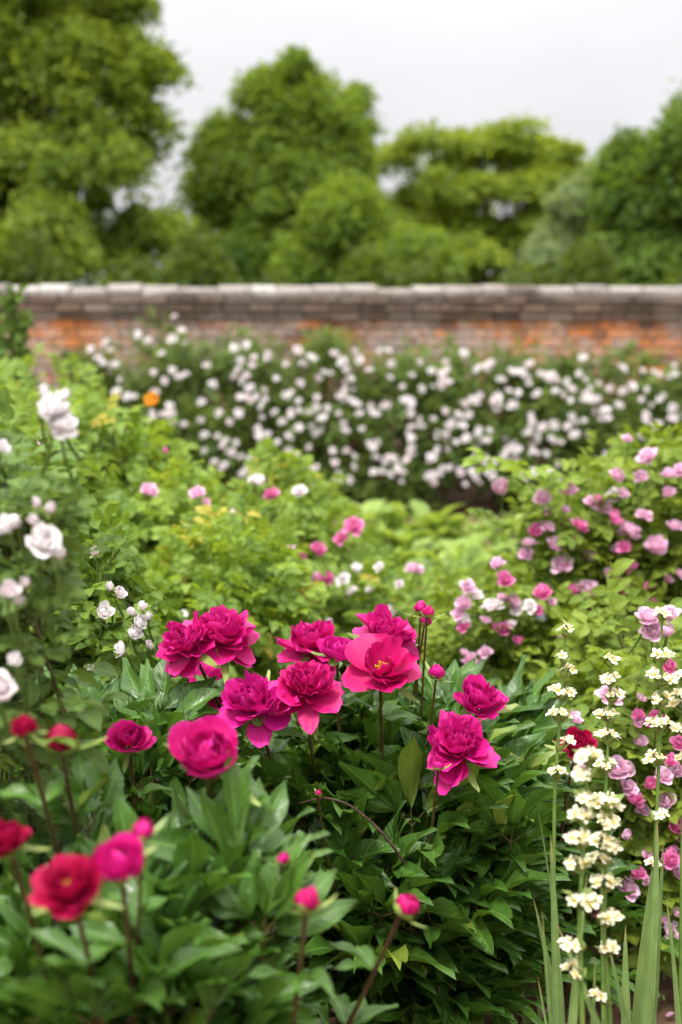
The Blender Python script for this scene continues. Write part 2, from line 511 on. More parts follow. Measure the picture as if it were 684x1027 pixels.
# ------------------------------------------------------------------ petals and flowers
def petal(L, w, a0, a1, cup, nu=7, nv=8, ruffle=0.0, notch=0.0, r0=0.004, z0=0.0, base_w=0.3, tipw=0.75, seed=0):
    """petal in the frame: x across, y radial outward, z the flower's axis"""
    rg = np.random.default_rng(seed)
    t = np.linspace(0, 1, nv)
    a = a0 + (a1 - a0) * t ** 0.9
    u = np.linspace(-1, 1, nu)
    prof = base_w + (1 - base_w) * np.sin(np.clip(t / 0.72, 0, 1) * PI / 2) ** 1.1
    prof = np.where(t > 0.72, prof * (tipw + (1 - tipw) * np.cos((t - 0.72) / 0.28 * PI / 2)), prof)
    ph = rg.uniform(0, 6.28, 4)
    lenmod = 1 - 0.22 * np.abs(u) ** 2.2 - notch * (0.5 + 0.5 * np.sin(u * 5.5 + ph[0])) * 0.5 - notch * 0.5 * np.exp(-(u * 4 + math.sin(ph[3])) ** 2)
    ds = L / (nv - 1)
    r = r0 + np.concatenate([[0], np.cumsum(np.cos((a[1:] + a[:-1]) / 2) * ds)])
    z = z0 + np.concatenate([[0], np.cumsum(np.sin((a[1:] + a[:-1]) / 2) * ds)])
    Tm = t[:, None] * lenmod[None]
    R = np.interp(Tm.ravel(), t, r).reshape(Tm.shape)
    Z = np.interp(Tm.ravel(), t, z).reshape(Tm.shape)
    A = np.interp(Tm.ravel(), t, a).reshape(Tm.shape)
    s = prof[:, None] * u[None] * w / 2
    Rb = max(cup, 0.3 * w)
    be = s / Rb
    X = Rb * np.sin(be)
    off = Rb * (1 - np.cos(be))
    off = off + ruffle * t[:, None] ** 1.8 * (np.sin(u[None] * 6 + ph[1]) + 0.6 * np.sin(u[None] * 11 + ph[2] + t[:, None] * 3)) * L
    Yr = R - np.sin(A) * off
    Zr = Z + np.cos(A) * off
    v = np.stack([X, Yr, Zr], 2).reshape(-1, 3)
    uv = np.stack([np.broadcast_to(u[None], X.shape), np.broadcast_to(t[:, None], X.shape)], 2).reshape(-1, 2)
    return v, grid_faces(nu, nv), uv


def flower(layers, seed, nu=7, nv=8):
    """layers: (count, L, w, a0deg, a1deg, cup, ruffle, notch, r0, z0, jitter)"""
    rg = np.random.default_rng(seed)
    mb = MB()
    for li, (n, L, w, a0, a1, cup, ruf, notch, r0, z0, jit) in enumerate(layers):
        ofs = rg.uniform(0, 6.28)
        for k in range(n):
            az = ofs + 2 * PI * k / n + rg.normal(0, 0.16 + 0.2 * jit)
            l_ = L * (1 + rg.normal(0, 0.08 + 0.12 * jit))
            w_ = w * (1 + rg.normal(0, 0.08 + 0.1 * jit))
            tv, tf, tuv = petal(l_, w_, math.radians(a0 + rg.normal(0, 7 + 12 * jit)), math.radians(a1 + rg.normal(0, 9 + 16 * jit)), cup,
                                nu, nv, ruf, notch, r0 * (1 + rg.normal(0, 0.15)), z0 + rg.normal(0, 0.0015), seed=int(rg.integers(1e9)))
            # a sideways lean of the petal
            c, s = math.cos(az), math.sin(az)
            Rz = np.array([[c, -s, 0], [s, c, 0], [0, 0, 1]])
            q = rg.normal(0, 0.10 + 0.2 * jit)
            Ry = np.array([[math.cos(q), 0, math.sin(q)], [0, 1, 0], [-math.sin(q), 0, math.cos(q)]])
            v = tv @ (Rz @ Ry).T
            lp = np.empty((len(v), 3))
            lp[:, 0] = rg.uniform()
            lp[:, 1:] = tuv
            mb.add(v, tf, lp)
    return mb


def stamens(n, L, spread, z0, seed):
    rg = np.random.default_rng(seed)
    mb = MB()
    for k in range(n):
        az = rg.uniform(0, 6.28)
        e = math.radians(90 - spread * math.sqrt(rg.uniform()))
        d = np.array([math.cos(az) * math.cos(e), math.sin(az) * math.cos(e), math.sin(e)])
        l = L * rg.uniform(0.75, 1.1)
        p = [np.array([0, 0, z0]) + d * l * q for q in (0, 0.7, 0.78, 1.0)]
        mb.tube(p, np.array([0.0006, 0.0006, 0.0018, 0.0010]), None, 4)
    return mb


def calyx(L, w, a0, a1, n, seed):
    return flower([(n, L, w, a0, a1, w * 0.6, 0.0, 0.0, 0.003, -0.003, 0.2)], seed, 3, 5)


D = 1.0
# nominal widths are about 0.11 m for peonies, 0.06 m for roses
def peony_double(seed):
    return flower([
        (7, .060, .054, -26, 16, .05, .035, .12, .006, .000, .55),
        (9, .055, .046, 2, 52, .034, .045, .15, .006, .003, .55),
        (11, .051, .039, 28, 82, .026, .05, .18, .006, .006, .6),
        (12, .045, .031, 48, 96, .020, .065, .22, .006, .008, .7),
        (12, .039, .024, 62, 104, .015, .08, .26, .004, .010, .75)], seed)


def peony_ball(seed):
    return flower([
        (7, .052, .050, 0, 62, .036, .035, .12, .006, .000, .4),
        (9, .049, .042, 24, 88, .030, .045, .15, .006, .003, .45),
        (11, .045, .034, 42, 102, .024, .055, .18, .006, .006, .5),
        (12, .040, .026, 56, 110, .018, .07, .22, .006, .008, .6)], seed)


def peony_bowl(seed):
    return flower([
        (5, .064, .070, 2, 40, .055, .035, .12, .006, .000, .6),
        (5, .056, .056, 26, 78, .040, .05, .14, .006, .003, .6),
        (4, .042, .036, 50, 96, .026, .06, .18, .006, .004, .7)], seed, 9, 9)


def peony_globe(seed):
    return flower([
        (5, .058, .070, 4, 88, .044, .02, .06, .006, .000, .15),
        (6, .052, .060, 24, 104, .036, .025, .08, .006, .003, .2),
        (6, .045, .046, 40, 118, .028, .03, .10, .005, .005, .25),
        (7, .038, .032, 55, 126, .022, .04, .12, .004, .007, .35)], seed, 9, 9)


def peony_semi(seed):
    return flower([
        (7, .058, .058, 5, 60, .045, .03, .10, .006, .000, .3),
        (8, .050, .048, 30, 85, .036, .03, .12, .006, .003, .35),
        (8, .040, .034, 48, 98, .026, .05, .16, .006, .006, .45)], seed)


def peony_bud(seed):
    return flower([
        (4, .052, .066, 18, 150, .030, .008, .03, .006, .000, .05),
        (4, .046, .058, 34, 150, .026, .01, .05, .005, .003, .08),
        (4, .042, .044, 48, 140, .020, .012, .05, .004, .004, .1)], seed, 9, 9)


def rose_full(seed, open_=1.0):
    return flower([
        (6, .034, .036, -5 * open_, 40, .028, .03, .06, .004, .000, .3),
        (8, .031, .031, 18, 72, .022, .035, .08, .004, .002, .35),
        (9, .027, .025, 40, 100, .018, .04, .10, .004, .003, .4),
        (9, .022, .018, 58, 118, .013, .05, .10, .003, .004, .45)], seed, 5, 6)


def rose_cup(seed):
    return flower([
        (5, .036, .040, 10, 84, .022, .02, .05, .004, .000, .2),
        (6, .032, .032, 35, 104, .018, .03, .06, .004, .002, .25),
        (6, .027, .024, 52, 120, .014, .03, .06, .003, .003, .3)], seed, 5, 6)


def rose_lo(seed):
    return flower([
        (6, .034, .038, 0, 45, .028, .03, .05, .004, .000, .3),
        (6, .030, .032, 30, 85, .022, .03, .05, .004, .002, .35),
        (6, .024, .024, 50, 112, .018, .03, .05, .003, .003, .4)], seed, 4, 4)


def rose_bud(seed):
    return flower([(4, .034, .034, 40, 130, .014, .01, .02, .003, 0, .05), (3, .030, .028, 55, 125, .011, .01, .02, .003, .002, .05)], seed, 5, 6)


CACHE = {}


def cached(key, fn, mat):
    """key -> shared mesh"""
    if key not in CACHE:
        me = fn().mesh(key[0] if isinstance(key, tuple) else key)
        me.materials.append(mat)
        CACHE[key] = me
    return CACHE[key]


def axis_matrix(axis, spin=0.0, s=1.0):
    q = Vector((0, 0, 1)).rotation_difference(Vector(axis).normalized())
    return q.to_matrix().to_4x4() @ Matrix.Rotation(spin, 4, 'Z') @ Matrix.Scale(s, 4)


def place(name, me, root, base, axis, spin, s, squash=1.0):
    o = link(name, me, None, root)
    m = axis_matrix(axis, spin, s) @ Matrix.Diagonal((1, 1, squash, 1))
    m.translation = Vector(base) - root.location
    o.matrix_local = m
    return o


def bez(p0, p1, p2, n=10):
    t = np.linspace(0, 1, n)[:, None]
    return (1 - t) ** 2 * np.asarray(p0) + 2 * t * (1 - t) * np.asarray(p1) + t ** 2 * np.asarray(p2)


def tilt_axis(toward, side):
    """axis leaning toward the camera (deg) and sideways to the right (deg)"""
    a, b = math.radians(toward), math.radians(side)
    return np.array([math.sin(b), -math.sin(a) * math.cos(b), math.cos(a) * math.cos(b)])


# ------------------------------------------------------------------ setting
def sheet(name, pts, z, mat):
    mb = MB()
    p = np.array([[x, y, z] for x, y in pts], float)
    mb.add(p, np.array([[0, 1, 2, 3]]), np.zeros((4, 3)))
    o = link(name, mb.mesh(name, False), mat)
    o['kind'] = 'structure'
    return o


sheet('ground', [(-700, -60), (700, -60), (700, 1200), (-700, 1200)], 0.0, MAT['soil'])
sheet('meadow', [(-700, 14.5), (700, 14.5), (700, 1199), (-700, 1199)], 0.004, MAT['lawn'])


def soil_bed():
    """lumpy earth that shows between the plants"""
    mb = MB()
    nx, ny = 110, 120
    x = np.linspace(-1.2, 2.4, nx)
    y = np.linspace(1.5, 4.6, ny)
    X, Yy = np.meshgrid(x, y)
    Z = 0.012 + rng.uniform(0, 0.018, X.shape) + 0.012 * np.sin(X * 7 + 1) * np.sin(Yy * 6)
    edge = np.minimum.reduce([(X + 1.2) / .3, (2.4 - X) / .3, (Yy - 1.5) / .3, (4.6 - Yy) / .3]).clip(0, 1)
    Z = Z * edge - 0.01 * (1 - edge) + 0.004
    v = np.stack([X, Yy, Z], 2).reshape(-1, 3)
    lp = np.zeros((len(v), 3))
    mb.add(v, grid_faces(nx, ny), lp)
    o = link('soil', mb.mesh('soil'), MAT['soil'])
    o['kind'] = 'structure'


soil_bed()

# ------------------------------------------------------------------ brick wall
WY = 12.0
WYAW = math.radians(-4.0)
wall = thing('brick_wall', 'old orange brick garden wall with lichened coping behind the climbing roses', 'wall', (0, WY, 0))
WX = 13.0
WTOP = 1.86


def build_wall():
    H0 = WTOP - 0.10 - 0.20          # top of the plain brickwork
    ch = 0.076
    mb = MB()
    nrow = int(H0 / ch)
    big = rng.uniform(0, 1, 400)
    for r in range(nrow):
        z = H0 - (r + 0.5) * ch
        x = -WX + (0.0 if r % 2 else 0.115)
        i = 0
        while x < WX - 0.2:
            L = 0.215 if (i % 2 == 0) else 0.103
            L *= random.uniform(0.96, 1.03)
            patch = 0.5 + 0.5 * math.sin(x * 1.7 + 1.6 * math.sin(z * 3 + x * 0.57))
            rn = min(1, max(0, 0.15 + 0.6 * patch + random.gauss(0, 0.22)))
            mb.box((x + L / 2, random.uniform(-0.006, 0.006) + 0.05, z), (L, 0.13, ch - 0.011), rn, 0.0025)
            x += L + 0.011
            i += 1
    part_local('brickwork', mb, MAT['brick'])
    mb = MB()
    mb.box((0, 0.19, H0 / 2), (2 * WX, 0.36, H0 - 0.004))
    part_local('mortar_core', mb, MAT['mortar'])
    # two projecting courses, then a darker-toned one projecting furthest, then the coping
    for k, (z, dep, h) in enumerate(((H0 + 0.035, 0.035, 0.064), (H0 + 0.105, 0.060, 0.064), (H0 + 0.170, 0.085, 0.056))):
        mb = MB()
        x = -WX
        while x < WX:
            L = random.choice((0.215, 0.225, 0.21)) * random.uniform(0.97, 1.03)
            rn = min(1, max(0, (0.45, 0.55, 0.25)[k] + random.gauss(0, 0.24)))
            mb.box((x + L / 2, 0.19 - 0.02 + random.uniform(-0.008, 0.008), z + random.uniform(-0.003, 0.003)), (L, 0.36 + 2 * dep, h), rn, 0.003)
            x += L + 0.010
        part_local('string_course', mb, MAT['course'])
        mb = MB()
        mb.box((0, 0.17, z + h / 2 + 0.003), (2 * WX, 0.36 + 2 * dep - 0.05, 0.016))
        part_local('mortar_bed', mb, MAT['mortar'])
    mb = MB()
    x = -WX
    zb = H0 + 0.205
    while x < WX:
        L = random.uniform(0.20, 0.34)
        h = 0.082 + random.uniform(-0.012, 0.012)
        rn = min(1, max(0, 0.55 + random.gauss(0, 0.27)))
        # rounded top: a half section swept along x
        a = np.linspace(0, PI, 9)
        prof = np.stack([-np.cos(a) * 0.26 + 0.17, np.sin(a) ** 0.7 * h * 0.55 + h * 0.42], 1)
        prof = np.concatenate([[[0.17 - 0.26, 0.0]], prof, [[0.17 + 0.26, 0.0]]])
        jy, jz = random.uniform(-0.010, 0.010), random.uniform(-0.006, 0.006)
        xs = np.array([x, x + 0.012, x + L - 0.012, x + L])
        sc = np.array([0.94, 1, 1, 0.94])
        v = np.stack([np.repeat(xs[:, None], len(prof), 1), 0.17 + (prof[None, :, 0] - 0.17) * sc[:, None] + jy, zb + prof[None, :, 1] * sc[:, None] + jz], 2)
        v = v + rng.normal(0, 0.003, v.shape)
        lp = np.zeros((v.shape[0] * v.shape[1], 3))
        lp[:, 0] = rn
        mb.add(v.reshape(-1, 3), grid_faces(len(prof), 4), lp)
        x += L + 0.008
    part_local('coping', mb, MAT['coping'])
    mb = MB()
    mb.box((0, 0.17, zb + 0.032), (2 * WX, 0.46, 0.045))
    part_local('coping_bed', mb, MAT['mortar'])
    wall.rotation_euler = (0, 0, -WYAW)


def part_local(name, mb, mat):
    return link(name, mb.mesh(name, False), mat, wall)


build_wall()


# ------------------------------------------------------------------ trees
def tree(name, label, base, H, ells, mat, n_clump, n_leaf, leaf, trunk_r, clump_r=0.9, flat=0.55, droop=0.35, gap=0.0, group='trees behind the wall', limbs=10):
    root = thing(name, label, 'tree', (base[0], base[1], 0), group)
    ells = [(np.asarray(c, float), np.asarray(r, float)) for c, r in ells]
    vol = np.array([r[0] * r[2] for c, r in ells])
    which = rng.choice(len(ells), n_clump, p=vol / vol.sum())
    cs = []
    for i in which:
        c, r = ells[i]
        d = rand_dirs(1)[0]
        if d[2] < -0.5:
            d[2] *= -0.6
        d[1] = d[1] - 0.25 * abs(d[1])
        d = norm(d)
        cs.append(c + r * d * (0.45 + 0.55 * rng.uniform() ** 0.6) * (1 + rng.normal(0, 0.05)))
    cs = np.array(cs)
    mb = MB()
    ctr = np.mean([c for c, r in ells], axis=0)
    for c in cs:
        n = int(n_leaf * rng.uniform(0.6, 1.3))
        cr = clump_r * rng.uniform(0.6, 1.3)
        q = rand_dirs(n) * (rng.uniform(0, 1, (n, 1)) ** 0.5) * np.where(rng.uniform(0, 1, (n, 1)) < .12, 1.35, 1.0)
        out = norm(c - ctr)
        off = q * np.array([cr, cr, cr * flat])
        rad = np.hypot(off[:, 0], off[:, 1])
        off[:, 2] -= droop * rad ** 2 / cr
        off += out * rad[:, None] * 0.15
        pos = c + off
        d = norm(q * np.array([1, 1, 0.3]) + rng.normal(0, 0.7, (n, 3)) + np.array([0, 0, -0.45]) + out * 0.4)
        nn = norm(np.array([0, 0, 0.8]) + q * 0.7 + out * 0.35 + rng.normal(0, 0.65, (n, 3)))
        L = leaf * rng.uniform(0.7, 1.3, n)
        tone = np.clip(rng.normal(0.42 + rng.normal(0, 0.24), 0.25, n), 0, 1)
        mb.stamp(TREE_LEAF, frames(d, nn, L), pos, tone)
    part('crown', mb, mat, root)
    tk = MB()
    b = np.array([base[0], base[1], -0.1])
    top = ctr + np.array([0, 0, ells[0][1][2] * 0.5])
    tp = bez(b, b * 0.6 + top * 0.4 + np.array([rng.normal(0, .3), rng.normal(0, .3), 0]), top, 14)
    tk.tube(tp, trunk_r, trunk_r * 0.15, 10)
    for c in cs[rng.choice(len(cs), min(limbs * 4, len(cs)), replace=False)]:
        k = rng.integers(3, 11)
        p0 = tp[k]
        mid = (p0 + c) / 2 + np.array([0, 0, -0.15 * np.linalg.norm(c - p0)])
        r0 = trunk_r * (1 - k / 14) * 0.45
        tk.tube(bez(p0, mid, c, 7), r0, r0 * 0.2, 5)
    part('trunk', tk, MAT['bark'], root)
    return root


def E(px, py, Y, rx, ry, dy=None):
    """ellipsoid from picture centre, depth and pixel radii"""
    a = M(rx, Y)
    return (P(px, py, Y), (a, (a if dy is None else dy), M(ry, Y)))


tree('lime_tree', 'huge green tree with the tallest crown rising out of the picture', (P(40, 300, 33)[0], 33.5), 14,
     [E(40, 40, 33, 105, 150), E(56, 190, 32, 100, 95), E(-90, 100, 33.5, 120, 200), E(122, 85, 32.5, 46, 90), E(8, 245, 31.5, 140, 50), E(148, 238, 32, 36, 46), E(0, -120, 33.5, 150, 110), E(45, 80, 31.5, 55, 50)],
     MAT['tree_a'], 520, 300, 0.155, 0.4, 0.58, 0.75, 0.7, limbs=14)
tree('broadleaf_tree', 'tall tree with a pointed dome crown alone above the wall', (P(285, 300, 38)[0], 38.5), 9,
     [E(293, 118, 38, 44, 60), E(285, 200, 38, 76, 75), E(232, 172, 38.2, 30, 52), E(340, 160, 38.3, 22, 55), E(275, 260, 37.5, 85, 40)],
     MAT['tree_b'], 420, 290, 0.165, 0.35, 0.60, 0.75, 0.7)
tree('maple_tree', 'low bushy tree bulging in front of the pointed dome tree', (P(345, 300, 34)[0], 34), 5,
     [E(348, 222, 34, 36, 34), E(390, 258, 34, 60, 24), E(312, 265, 34, 25, 25)],
     MAT['tree_b'], 150, 280, 0.15, 0.2, 0.5, 0.75, 0.7)
tree('spreading_tree', 'yellowish green wide tree with layered branches and sky gaps', (P(485, 300, 40)[0], 40.5), 8,
     [E(430, 158, 40, 62, 22), E(510, 152, 40, 60, 26), E(480, 195, 40, 95, 26), E(550, 185, 40, 42, 30), E(440, 232, 39.5, 80, 22), E(540, 235, 39.5, 50, 30), E(470, 268, 39.5, 105, 20)],
     MAT['tree_c'], 200, 270, 0.16, 0.3, 0.65, 0.36, 0.35, gap=0.3)
tree('silver_tree', 'grey green leafy tree between the spreading tree and the dark tree', (P(590, 300, 35)[0], 35), 5,
     [E(595, 235, 35, 42, 50), E(570, 262, 35, 36, 30), E(630, 262, 35, 40, 30)],
     MAT['tree_d'], 110, 300, 0.17, 0.2, 0.5, 0.6, 0.4)
tree('chestnut_tree', 'deep green round tree cut off by the picture edge beside the grey green tree', (P(720, 300, 33)[0], 33.5), 8,
     [E(692, 175, 33, 52, 66), E(650, 215, 33, 44, 55), E(750, 180, 33.5, 80, 90), E(660, 262, 33, 55, 30), E(625, 160, 33.3, 14, 22)],
     MAT['tree_e'], 330, 280, 0.16, 0.3, 0.5, 0.8, 0.6)
tree('poplar_tree', 'thin wispy treetop peeping out behind the pointed dome tree', (P(355, 300, 48)[0], 48), 9,
     [E(358, 120, 48, 14, 30), E(350, 180, 48, 26, 50)], MAT['tree_b'], 40, 90, 0.2, 0.2, 0.5, 0.8, 0.2)


def hedge(label, x0, x1, Y, z1):
    root = thing('hedge', label, 'hedge', ((x0 + x1) / 2, Y, 0), 'hedges behind the wall')
    mb = MB()
    n = int((x1 - x0) * 2200)
    pos = np.stack([rng.uniform(x0, x1, n), Y + rng.normal(0, .5, n), rng.uniform(0.2, 1, n) ** 0.7 * z1 * (1 + 0.12 * np.sin(rng.uniform(0, 6, n)))], 1)
    pos[:, 2] *= 1 + 0.15 * np.sin(pos[:, 0] * 1.7) + 0.1 * np.sin(pos[:, 0] * 4.1)
    mb.stamp(TREE_LEAF, frames(rand_dirs(n), rand_dirs(n) + np.array([0, -.3, .8]), rng.uniform(.13, .26, n)), pos, rng.uniform(0, 1, n))
    part('foliage', mb, MAT['hedge'], root)
    st = MB()
    for x in np.arange(x0 + .3, x1, 0.8):
        st.tube(bez((x, Y, 0), (x + .1, Y, z1 * .4), (x - .1, Y + .1, z1 * .8), 5), .05, .015, 5)
    part('stem', st, MAT['bark'], root)


hedge('dark clipped hedge low under the tallest tree, just above the wall', -12, -2.6, 28, 2.75)
hedge('dark hedge low under the dome and spreading trees, behind the wall', -2.4, 6.0, 29, 2.55)
hedge('dark hedge low under the round deep green tree, behind the wall', 6.2, 12, 28, 2.6)


# ------------------------------------------------------------------ climbing roses on the wall
def y_top(px):
    return np.interp(px, [60, 95, 130, 170, 220, 280, 350, 420, 500, 545, 600, 684, 760], [372, 345, 324, 330, 340, 350, 352, 354, 362, 356, 360, 364, 364])


CLIMB = []


def climber(label, x0, x1, n_bloom, seed):
    Yb = 11.75
    cx = (x0 + x1) / 2
    root = thing('climbing_rose', label, 'climbing rose', (P(cx, 500, Yb)[0], Yb, 0), 'climbing roses trained on the wall')
    fol, can = MB(), MB()
    base = np.array([root.location.x, Yb, 0.0])
    n_cl = int((x1 - x0) * 0.62)
    cl = []
    while len(cl) < n_cl:
        px = rng.uniform(x0 - 14, x1 + 14)
        py = rng.uniform(y_top(px) + 6 + 14 * math.sin(px * .11) * math.sin(px * .043), 476 if 425 < px < 570 else 505)
        # bare patches where the brick and earth show
        if rng.uniform() < 0.7 and math.sin(px * 0.045 + 2) * math.sin(py * 0.06) > 0.3:
            continue
        Y = 11.72 - rng.uniform(0, 0.35) - 0.25 * (py - 350) / 150
        cl.append(P(px, py, Y))
    for i, c in enumerate(cl):
        n = int(rng.uniform(26, 52))
        r = rng.uniform(0.12, 0.24)
        q = rand_dirs(n) * rng.uniform(0, 1, (n, 1)) ** 0.5
        pos = c + q * np.array([r, r * 0.7, r * 0.8])
        pos[:, 1] = np.minimum(pos[:, 1], 11.86)
        pos[:, 2] = np.maximum(pos[:, 2], 0.05)
        d = norm(q + rng.normal(0, .5, (n, 3)) + np.array([0, -.3, -.3]))
        nn = norm(np.array([0, -.6, .9]) + rng.normal(0, .45, (n, 3)))
        k = i % 2
        tone = np.clip(rng.normal(0.42 + rng.normal(0, .22), .22, n), 0, 1)
        fol.stamp(ROSE_LEAF_LO[k], frames(d, nn, rng.uniform(.085, .14, n)), pos, tone)
        if i % 3 == 0:
            can.tube(bez(base + [rng.normal(0, .1), 0, 0], (base * .5 + c * .5) + [rng.normal(0, .3), .05, .1], c, 8), .016, .004, 5)
    part('foliage', fol, MAT['climber_leaf'], root)
    part('cane', can, MAT['dead'], root)
    k = 0
    while k < n_bloom:
        px = rng.uniform(x0, x1)
        t = rng.uniform() ** 0.85
        py = y_top(px) - 6 + t * (492 - y_top(px))
        for j in range(rng.choice([1, 1, 1, 1, 2])):
            if k >= n_bloom:
                break
            Y = 11.30 - rng.uniform(0, .12) - 0.25 * max(0, (py - 350) / 150)
            p = P(px + rng.normal(0, 9) * (j > 0), py + rng.normal(0, 8) * (j > 0), Y)
            v = int(rng.integers(4))
            mt = 'blush' if rng.uniform() < .3 else 'white'
            me = cached(('rose bloom', 'lo', mt, v), lambda: rose_lo(100 + v), MAT[mt])
            axis = norm(np.array([rng.normal(0, .35), -0.85, .65 + rng.normal(0, .25)]))
            place('flower', me, root, p, axis, rng.uniform(0, 6), rng.uniform(0.65, 1.25))
            k += 1


climber('white climbing rose on the wall behind the yellow green shrubs, lowest and leafiest', 90, 215, 60, 1)
climber('white climbing rose with a bare brown gap, next along the wall from the leafiest one', 215, 330, 88, 2)
climber('white climbing rose on the middle of the wall above the pale leafy bed', 330, 450, 100, 3)
climber('white climbing rose on the wall above the bare earth strip', 450, 570, 100, 4)
climber('white climbing rose on the wall above the tall pink rose bush', 570, 720, 98, 5)


# ------------------------------------------------------------------ shrubs
def rose_bush(name, label, base, crown, mat, n_cane, leaf, leaves_per=16, tpl=ROSE_LEAF, group=None, cat='rose bush', cane_mat='cane', over=0.12, arch=0.25, fill=0, zlow=0.12, cr=.0055):
    """crown: list of (centre, radii); canes arch from the base to points of the crown and carry leaves"""
    root = thing(name, label, cat, (base[0], base[1], 0), group)
    fol, can = MB(), MB()
    crown = [(np.asarray(c, float), np.asarray(r, float)) for c, r in crown]
    wts = np.array([np.prod(r) ** (2 / 3) for c, r in crown])
    wts /= wts.sum()
    pos, dd, nn, LL, tone = [], [], [], [], []
    for i in range(n_cane):
        c, r = crown[rng.choice(len(crown), p=wts)]
        d = rand_dirs(1)[0]
        d[2] = d[2] * 0.8 + 0.25
        tip = c + r * norm(d) * (rng.uniform(0.35, 1) ** 0.5) * (1 + abs(rng.normal(0, over)))
        tip[2] = max(tip[2], 0.1)
        b = np.array([base[0] + rng.normal(0, .08), base[1] + rng.normal(0, .08), 0.0])
        mid = b * 0.45 + tip * 0.55
        mid[2] = tip[2] * (0.72 + arch) + 0.05
        mid[:2] = b[:2] * .6 + tip[:2] * .4
        q = bez(b, mid, tip, 24)
        can.tube(q[::3], cr, cr * .36, 5, rng.uniform())
        tg = np.gradient(q, axis=0)
        tn = rng.normal(0.45, 0.16)
        for k in range(leaves_per):
            t = 0.30 + 0.70 * (k + rng.uniform()) / leaves_per
            j = min(22, int(t * 23))
            p = q[j] + (q[j + 1] - q[j]) * (t * 23 - j)
            if p[2] < zlow:
                continue
            az = k * 2.4 + rng.normal(0, .4)
            g = norm(tg[j])
            s = norm(np.cross(g, [math.cos(az), math.sin(az), .2]))
            dirv = norm(s * 0.9 + g * 0.45 + np.array([0, 0, 0.15]) + rng.normal(0, .2, 3))
            pos.append(p); dd.append(dirv)
            nn.append(norm(np.array([0, -.15, 1.0]) + rng.normal(0, .35, 3)))
            LL.append(leaf * rng.uniform(.7, 1.2) * (1.05 - .35 * (t > .9)))
            tone.append(np.clip(tn + 0.3 * (t - .6) + rng.normal(0, .16), 0, 1))
    for i in range(fill):
        c, r = crown[rng.choice(len(crown), p=wts)]
        d = rand_dirs(1)[0] * rng.uniform(.2, 1) ** .4
        p = c + r * d
        if p[2] < zlow:
            continue
        pos.append(p); dd.append(norm(d * [1, 1, .3] + rng.normal(0, .5, 3)))
        nn.append(norm(np.array([0, -.15, 1.0]) + rng.normal(0, .4, 3)))
        LL.append(leaf * rng.uniform(.7, 1.2)); tone.append(np.clip(rng.normal(.4, .2), 0, 1))
    pos, dd, nn, LL, tone = map(np.array, (pos, dd, nn, LL, tone))
    kk = rng.integers(0, len(tpl), len(pos))
    for k in range(len(tpl)):
        s = kk == k
        fol.stamp(tpl[k], frames(dd[s], nn[s], LL[s]), pos[s], tone[s])
    part('foliage', fol, MAT[mat], root)
    part('cane', can, MAT[cane_mat], root)
    return root


def C(px, py, Y, rx, ry, dy):
    return (P(px, py, Y), (M(rx, Y), dy, M(ry, Y)))


TUFTS = {}


def add_rose(root, px, py, Y, wpx, mt='pink', form='full', axis=None, hgt=None, stem=True, bud_sepal=False):
    p = P(px, py, Y)
    if axis is None:
        axis = norm(np.array([rng.normal(0, .35), -0.6 + rng.normal(0, .25), .8]))
    v = int(rng.integers(4))
    fn = {'full': rose_full, 'cup': rose_cup, 'bud': rose_bud, 'lo': rose_lo}[form]
    nominal = {'full': .066, 'cup': .050, 'bud': .026, 'lo': .060}[form]
    me = cached(('rose ' + form, mt, v), lambda: fn(200 + v), MAT[mt])
    s = M(wpx * (1.1 if form != 'bud' else 1), Y) / nominal
    base = p - np.asarray(axis) * .014 * s
    f = place('bud' if form == 'bud' else 'flower', me, root, base, axis, rng.uniform(0, 6), s)
    cal = cached(('rose calyx', v), lambda: calyx(.020, .009, -25 if form != 'bud' else 45, 20 if form != 'bud' else 90, 5, 300 + v), MAT['sepal'])
    link('sepals', cal, None, f)
    if stem:
        st = MB()
        q = base - np.asarray(axis) * .025 - np.array([0, -.012, .02])
        q2 = q + np.array([rng.normal(0, .012), .03, -.035])
        st.tube(bez(base, q, q2, 6), .0016, .0024, 5)
        link('stalk', st.mesh('stalk', True, root.location), MAT['green_stem'], root)
        for k in range(3 if form != 'bud' else 1):
            az = rng.uniform(0, 6.28)
            TUFTS.setdefault(root.name, (root, [], []))[1].append(q2 + rng.normal(0, .006, 3))
            TUFTS[root.name][2].append(norm(np.array([math.cos(az), math.sin(az) * .7 - .15, .25])))
    return f


# --- yellow green rose shrubs, left and centre back
G_L = 'yellow green rose shrubs left of the bed'
s1 = rose_bush('rose_shrub', 'tall yellow green rose shrub rising behind the white rose bush with a round pink bloom', (P(110, 0, 4.7)[0], 4.8),
               [C(105, 500, 4.7, 95, 85, .45), C(50, 460, 4.8, 80, 75, .4), C(150, 570, 4.5, 90, 90, .4)], 'lime_leaf', 150, .105, 15, group=G_L, over=.2, fill=200)
for a in ((150, 491, 18, 'pink', 'full'), (197, 494, 16, 'pink', 'full'), (206, 502, 9, 'lilac', 'full'), (172, 593, 23, 'lilac', 'full'), (30, 445, 12, 'pink', 'cup')):
    add_rose(s1, a[0], a[1], 4.15, a[2], a[3], a[4])
for a in ((166, 452, 4),):
    add_rose(s1, a[0], a[1], 4.3, 6, 'hot_pink', 'bud')
s2 = rose_bush('rose_shrub', 'loose yellow green rose shrub with pale sprays before the climbing roses', (P(270, 0, 5.3)[0], 5.4),
               [C(265, 545, 5.3, 75, 60, .4), C(240, 570, 5.1, 90, 80, .4), C(300, 520, 5.4, 35, 55, .3)], 'lime_leaf', 95, .105, 13, group=G_L, over=.35, fill=60)
